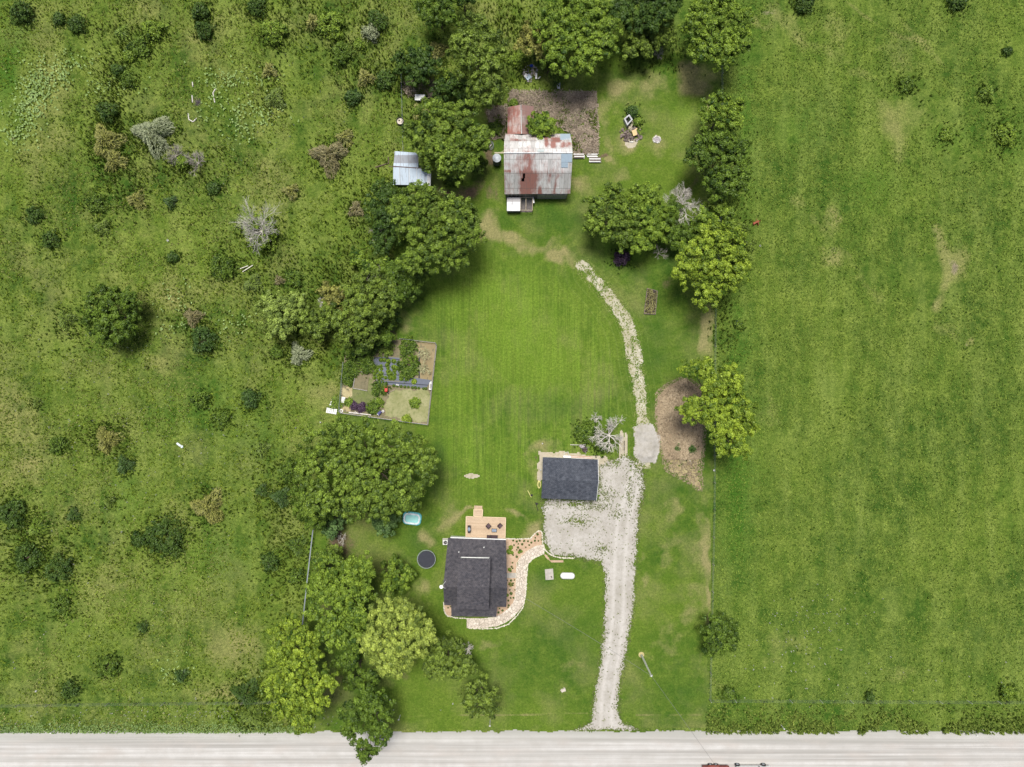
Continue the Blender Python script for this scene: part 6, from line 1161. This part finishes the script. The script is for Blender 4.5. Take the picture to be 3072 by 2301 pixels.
mb = MB(); mb.tube((c[0]-.5,c[1]-.3,.5),(c[0]+.7,c[1]+.25,.6),.05,.05,5); mb.tube((c[0],c[1],.5),(c[0]+.1,c[1]+.6,.7),.04,.04,5); mb.build('bar', M_rst, t)
for i in (-1,1): mb = MB(); mb.tube((c[0]+i*.35,c[1]-.2,.3),(c[0]+i*.35+.08,c[1]-.18,.3),.3,.3,12); mb.build('wheel', M_rst, t)
tag(MB().tube((*TB(1040,1385,.2),.15),(*TB(1150,1350,.2),.15),.12,.08,7).tube((*TB(1145,1300,.2),.3),(*TB(1150,1350,.2),.15),.08,.06,6).build('log', plain('dark_log', (.14,.10,.08), .9)), 'dark crooked log on the grass left of the metal shed', 'log')
for lb, pts in (('curl of white bleached branches in the upper left clearing',((1560,940),(1565,990),(1600,1010),(1630,980))),('white bleached branch standing right in the upper left clearing',((1790,730),(1765,770),(1780,850))),('short bleached stick at the top of the upper left clearing',((1595,680),(1598,720))),('thin bleached stick at the left of the clearing',((1592,790),(1596,850)))):
    tag(MB().path([(*TA(x,y,.1),.14) for x,y in pts], .09, 6).build('bleached_branch', M_dead), lb, 'branch', 'bleached branches in the clearing')
mb = MB(); rd = random.Random(31); c = TA(1640,850,.2)
for k in range(40): e = rd.uniform(0,6.28); q = rd.uniform(0,.5); mb.tube((c[0]+q*math.cos(e),c[1]+q*math.sin(e),.1),(c[0]+q*math.cos(e)+rd.uniform(-.5,.5),c[1]+q*math.sin(e)+rd.uniform(-.5,.5),.35),.03,.02,4)
tag(mb.build('brush_pile', plain('dark_twig', (.16,.13,.15), .9)), 'dark twig pile in the upper left clearing', 'brush pile')
c = TO(525, 1020, .1); t = tag(MB().box((c[0],c[1],.1), (.75,.5,.12), R(15)).box((c[0]+.2,c[1]+.25,.12), (.5,.12,.1), -R(60)).box((c[0]-.25,c[1]-.1,.14), (.3,.5,.08), R(40)).build('wood_scrap', plain('pale_scrap', (.52,.47,.40), .85)), 'pale broken wood scraps on the front lawn near the road', 'wood scrap')
def marker(label, f, x, y, h=1.1, top=True):
    c = f(x, y, 0); t = thing('marker_post', label, 'post', c, 'posts along the road verge'); mb = MB(); mb.tube((*c,0),(*c,h),.05,.05,6); mb.build('post', M_white, t); mb = MB(); mb.box((c[0],c[1],h), (.25,.12,.2)); mb.build('cap', M_siding, t)
marker('white marker post at the road edge below the grey-olive cedar', TN, 1990, 1265, 2.0); marker('white marker post right of the leaning road tree', TN, 1245, 1225, 1.6); marker('pale post at the road edge, far right of the lower verge', TP, 1765, 1355, 1.6); marker('pale post at the road edge below the right pasture, left one', TP, 190, 1300, 1.6); marker('pale post at the left end of the road verge', TM, 460, 1345, 1.2)
# rocks on the mound, whitish stones at the yard edge
tag(MB().path([(*TK(x,y,.1),.1) for x,y in ((1585,620),(1570,660),(1590,700))], .06, 5).build('bleached_branch', M_dead), 'pale curved stick on the straw below the mound', 'branch')
# vehicles at the bottom edge
yb = P(0, 2293, .4)[1]
xw = lambda px, h=.4: P(px, 2293, h)[0]
t = thing('pickup_truck', 'white vehicle on the road cut off by the bottom edge', 'pickup truck', (xw(2250), yb-1, 0)); x0, x1 = xw(2207), xw(2308); yn = yb-.12
mb = MB(); body = [(x0,.45),(x0,1.0),(x0+1.9,1.05),(x0+1.95,1.05),(x1-1.5,1.1),(x1-.1,.95),(x1,.5)]
def extr(mb, prof, ya, yb2): n = len(prof); mb.add([(p[0],ya,p[1]) for p in prof]+[(p[0],yb2,p[1]) for p in prof], [tuple(range(n)), tuple(range(2*n-1,n-1,-1))]+[(i,n+i,n+(i+1)%n,(i+1)%n) for i in range(n)])
extr(mb, body, yn, yn-1.9); mb.build('body', M_white, t)
mb = MB(); extr(mb, [(x0+2.0,1.04),(x0+2.2,1.68),(x1-2.2,1.70),(x1-1.5,1.08)], yn-.12, yn-1.78); cab = mb.build('cab', M_white, t)
mb = MB(); extr(mb, [(x0+2.2,1.12),(x0+2.32,1.6),(x1-2.3,1.62),(x1-1.75,1.12)], yn-.115, yn-.13); mb.build('window', M_glass, cab)
for px in (2212, 2290):
    x = xw(px); mb = MB(); mb.tube((x,yb-.2,.4),(x,yb+.04,.4),.4,.4,24); w_ = mb.build('wheel', M_tyre, t); mb = MB(); mb.tube((x,yb-.02,.4),(x,yb+.06,.4),.24,.22,20); mb.build('rim', M_galv, w_)
    mb = MB(); mb.tube((x,yb-1.95,.4),(x,yb-1.75,.4),.4,.4,20); mb.build('wheel', M_tyre, t)
mb = MB(); mb.box((xw(2278,1.2),yn+.06,1.15),(.14,.2,.2)); mb.build('mirror', M_black, t)
t = thing('flatbed_trailer', 'rust-red flatbed trailer on the road cut off by the bottom edge', 'trailer', (xw(2145), yb-1, 0)); a_, b_2 = xw(2106), xw(2184)
mb = MB(); mb.box(((a_+b_2)/2, yb-1.15, .62), (b_2-a_, 2.0, .12)); mb.build('deck', plain('trailer_boards', (.34,.20,.16), .85), t)
M_tr = plain('trailer_red', (.22,.06,.045), .6)
for (xa, xb) in ((a_, xw(2127)), (xw(2155), b_2)):
    mb = MB(); mb.box(((xa+xb)/2, yb-.10, .68), (xb-xa, .10, .10)); mb.box(((xa+xb)/2, yb-.10, .95), (xb-xa, .08, .08))
    for k in range(4): mb.box((xa+(xb-xa)*k/3, yb-.10, .8), (.07,.07,.34))
    mb.build('side_rail', M_tr, t)
for px in (2131, 2148):
    x = xw(px); mb = MB(); mb.tube((x,yb-.2,.36),(x,yb+.02,.36),.36,.36,22); w_ = mb.build('wheel', M_tyre, t); mb = MB(); mb.tube((x,yb-.02,.36),(x,yb+.04,.36),.2,.18,18); mb.build('rim', M_galv, w_)
mb = MB(); mb.box(((xw(2131)+xw(2148))/2, yb-.08, .78), (1.9,.3,.05)); mb.build('fender', M_tr, t)
mb = MB(); mb.tube((b_2, yb-1.15, .5),(x0, yb-1.1, .5),.06,.06,6); mb.build('drawbar', M_black, t)
print('all ok')
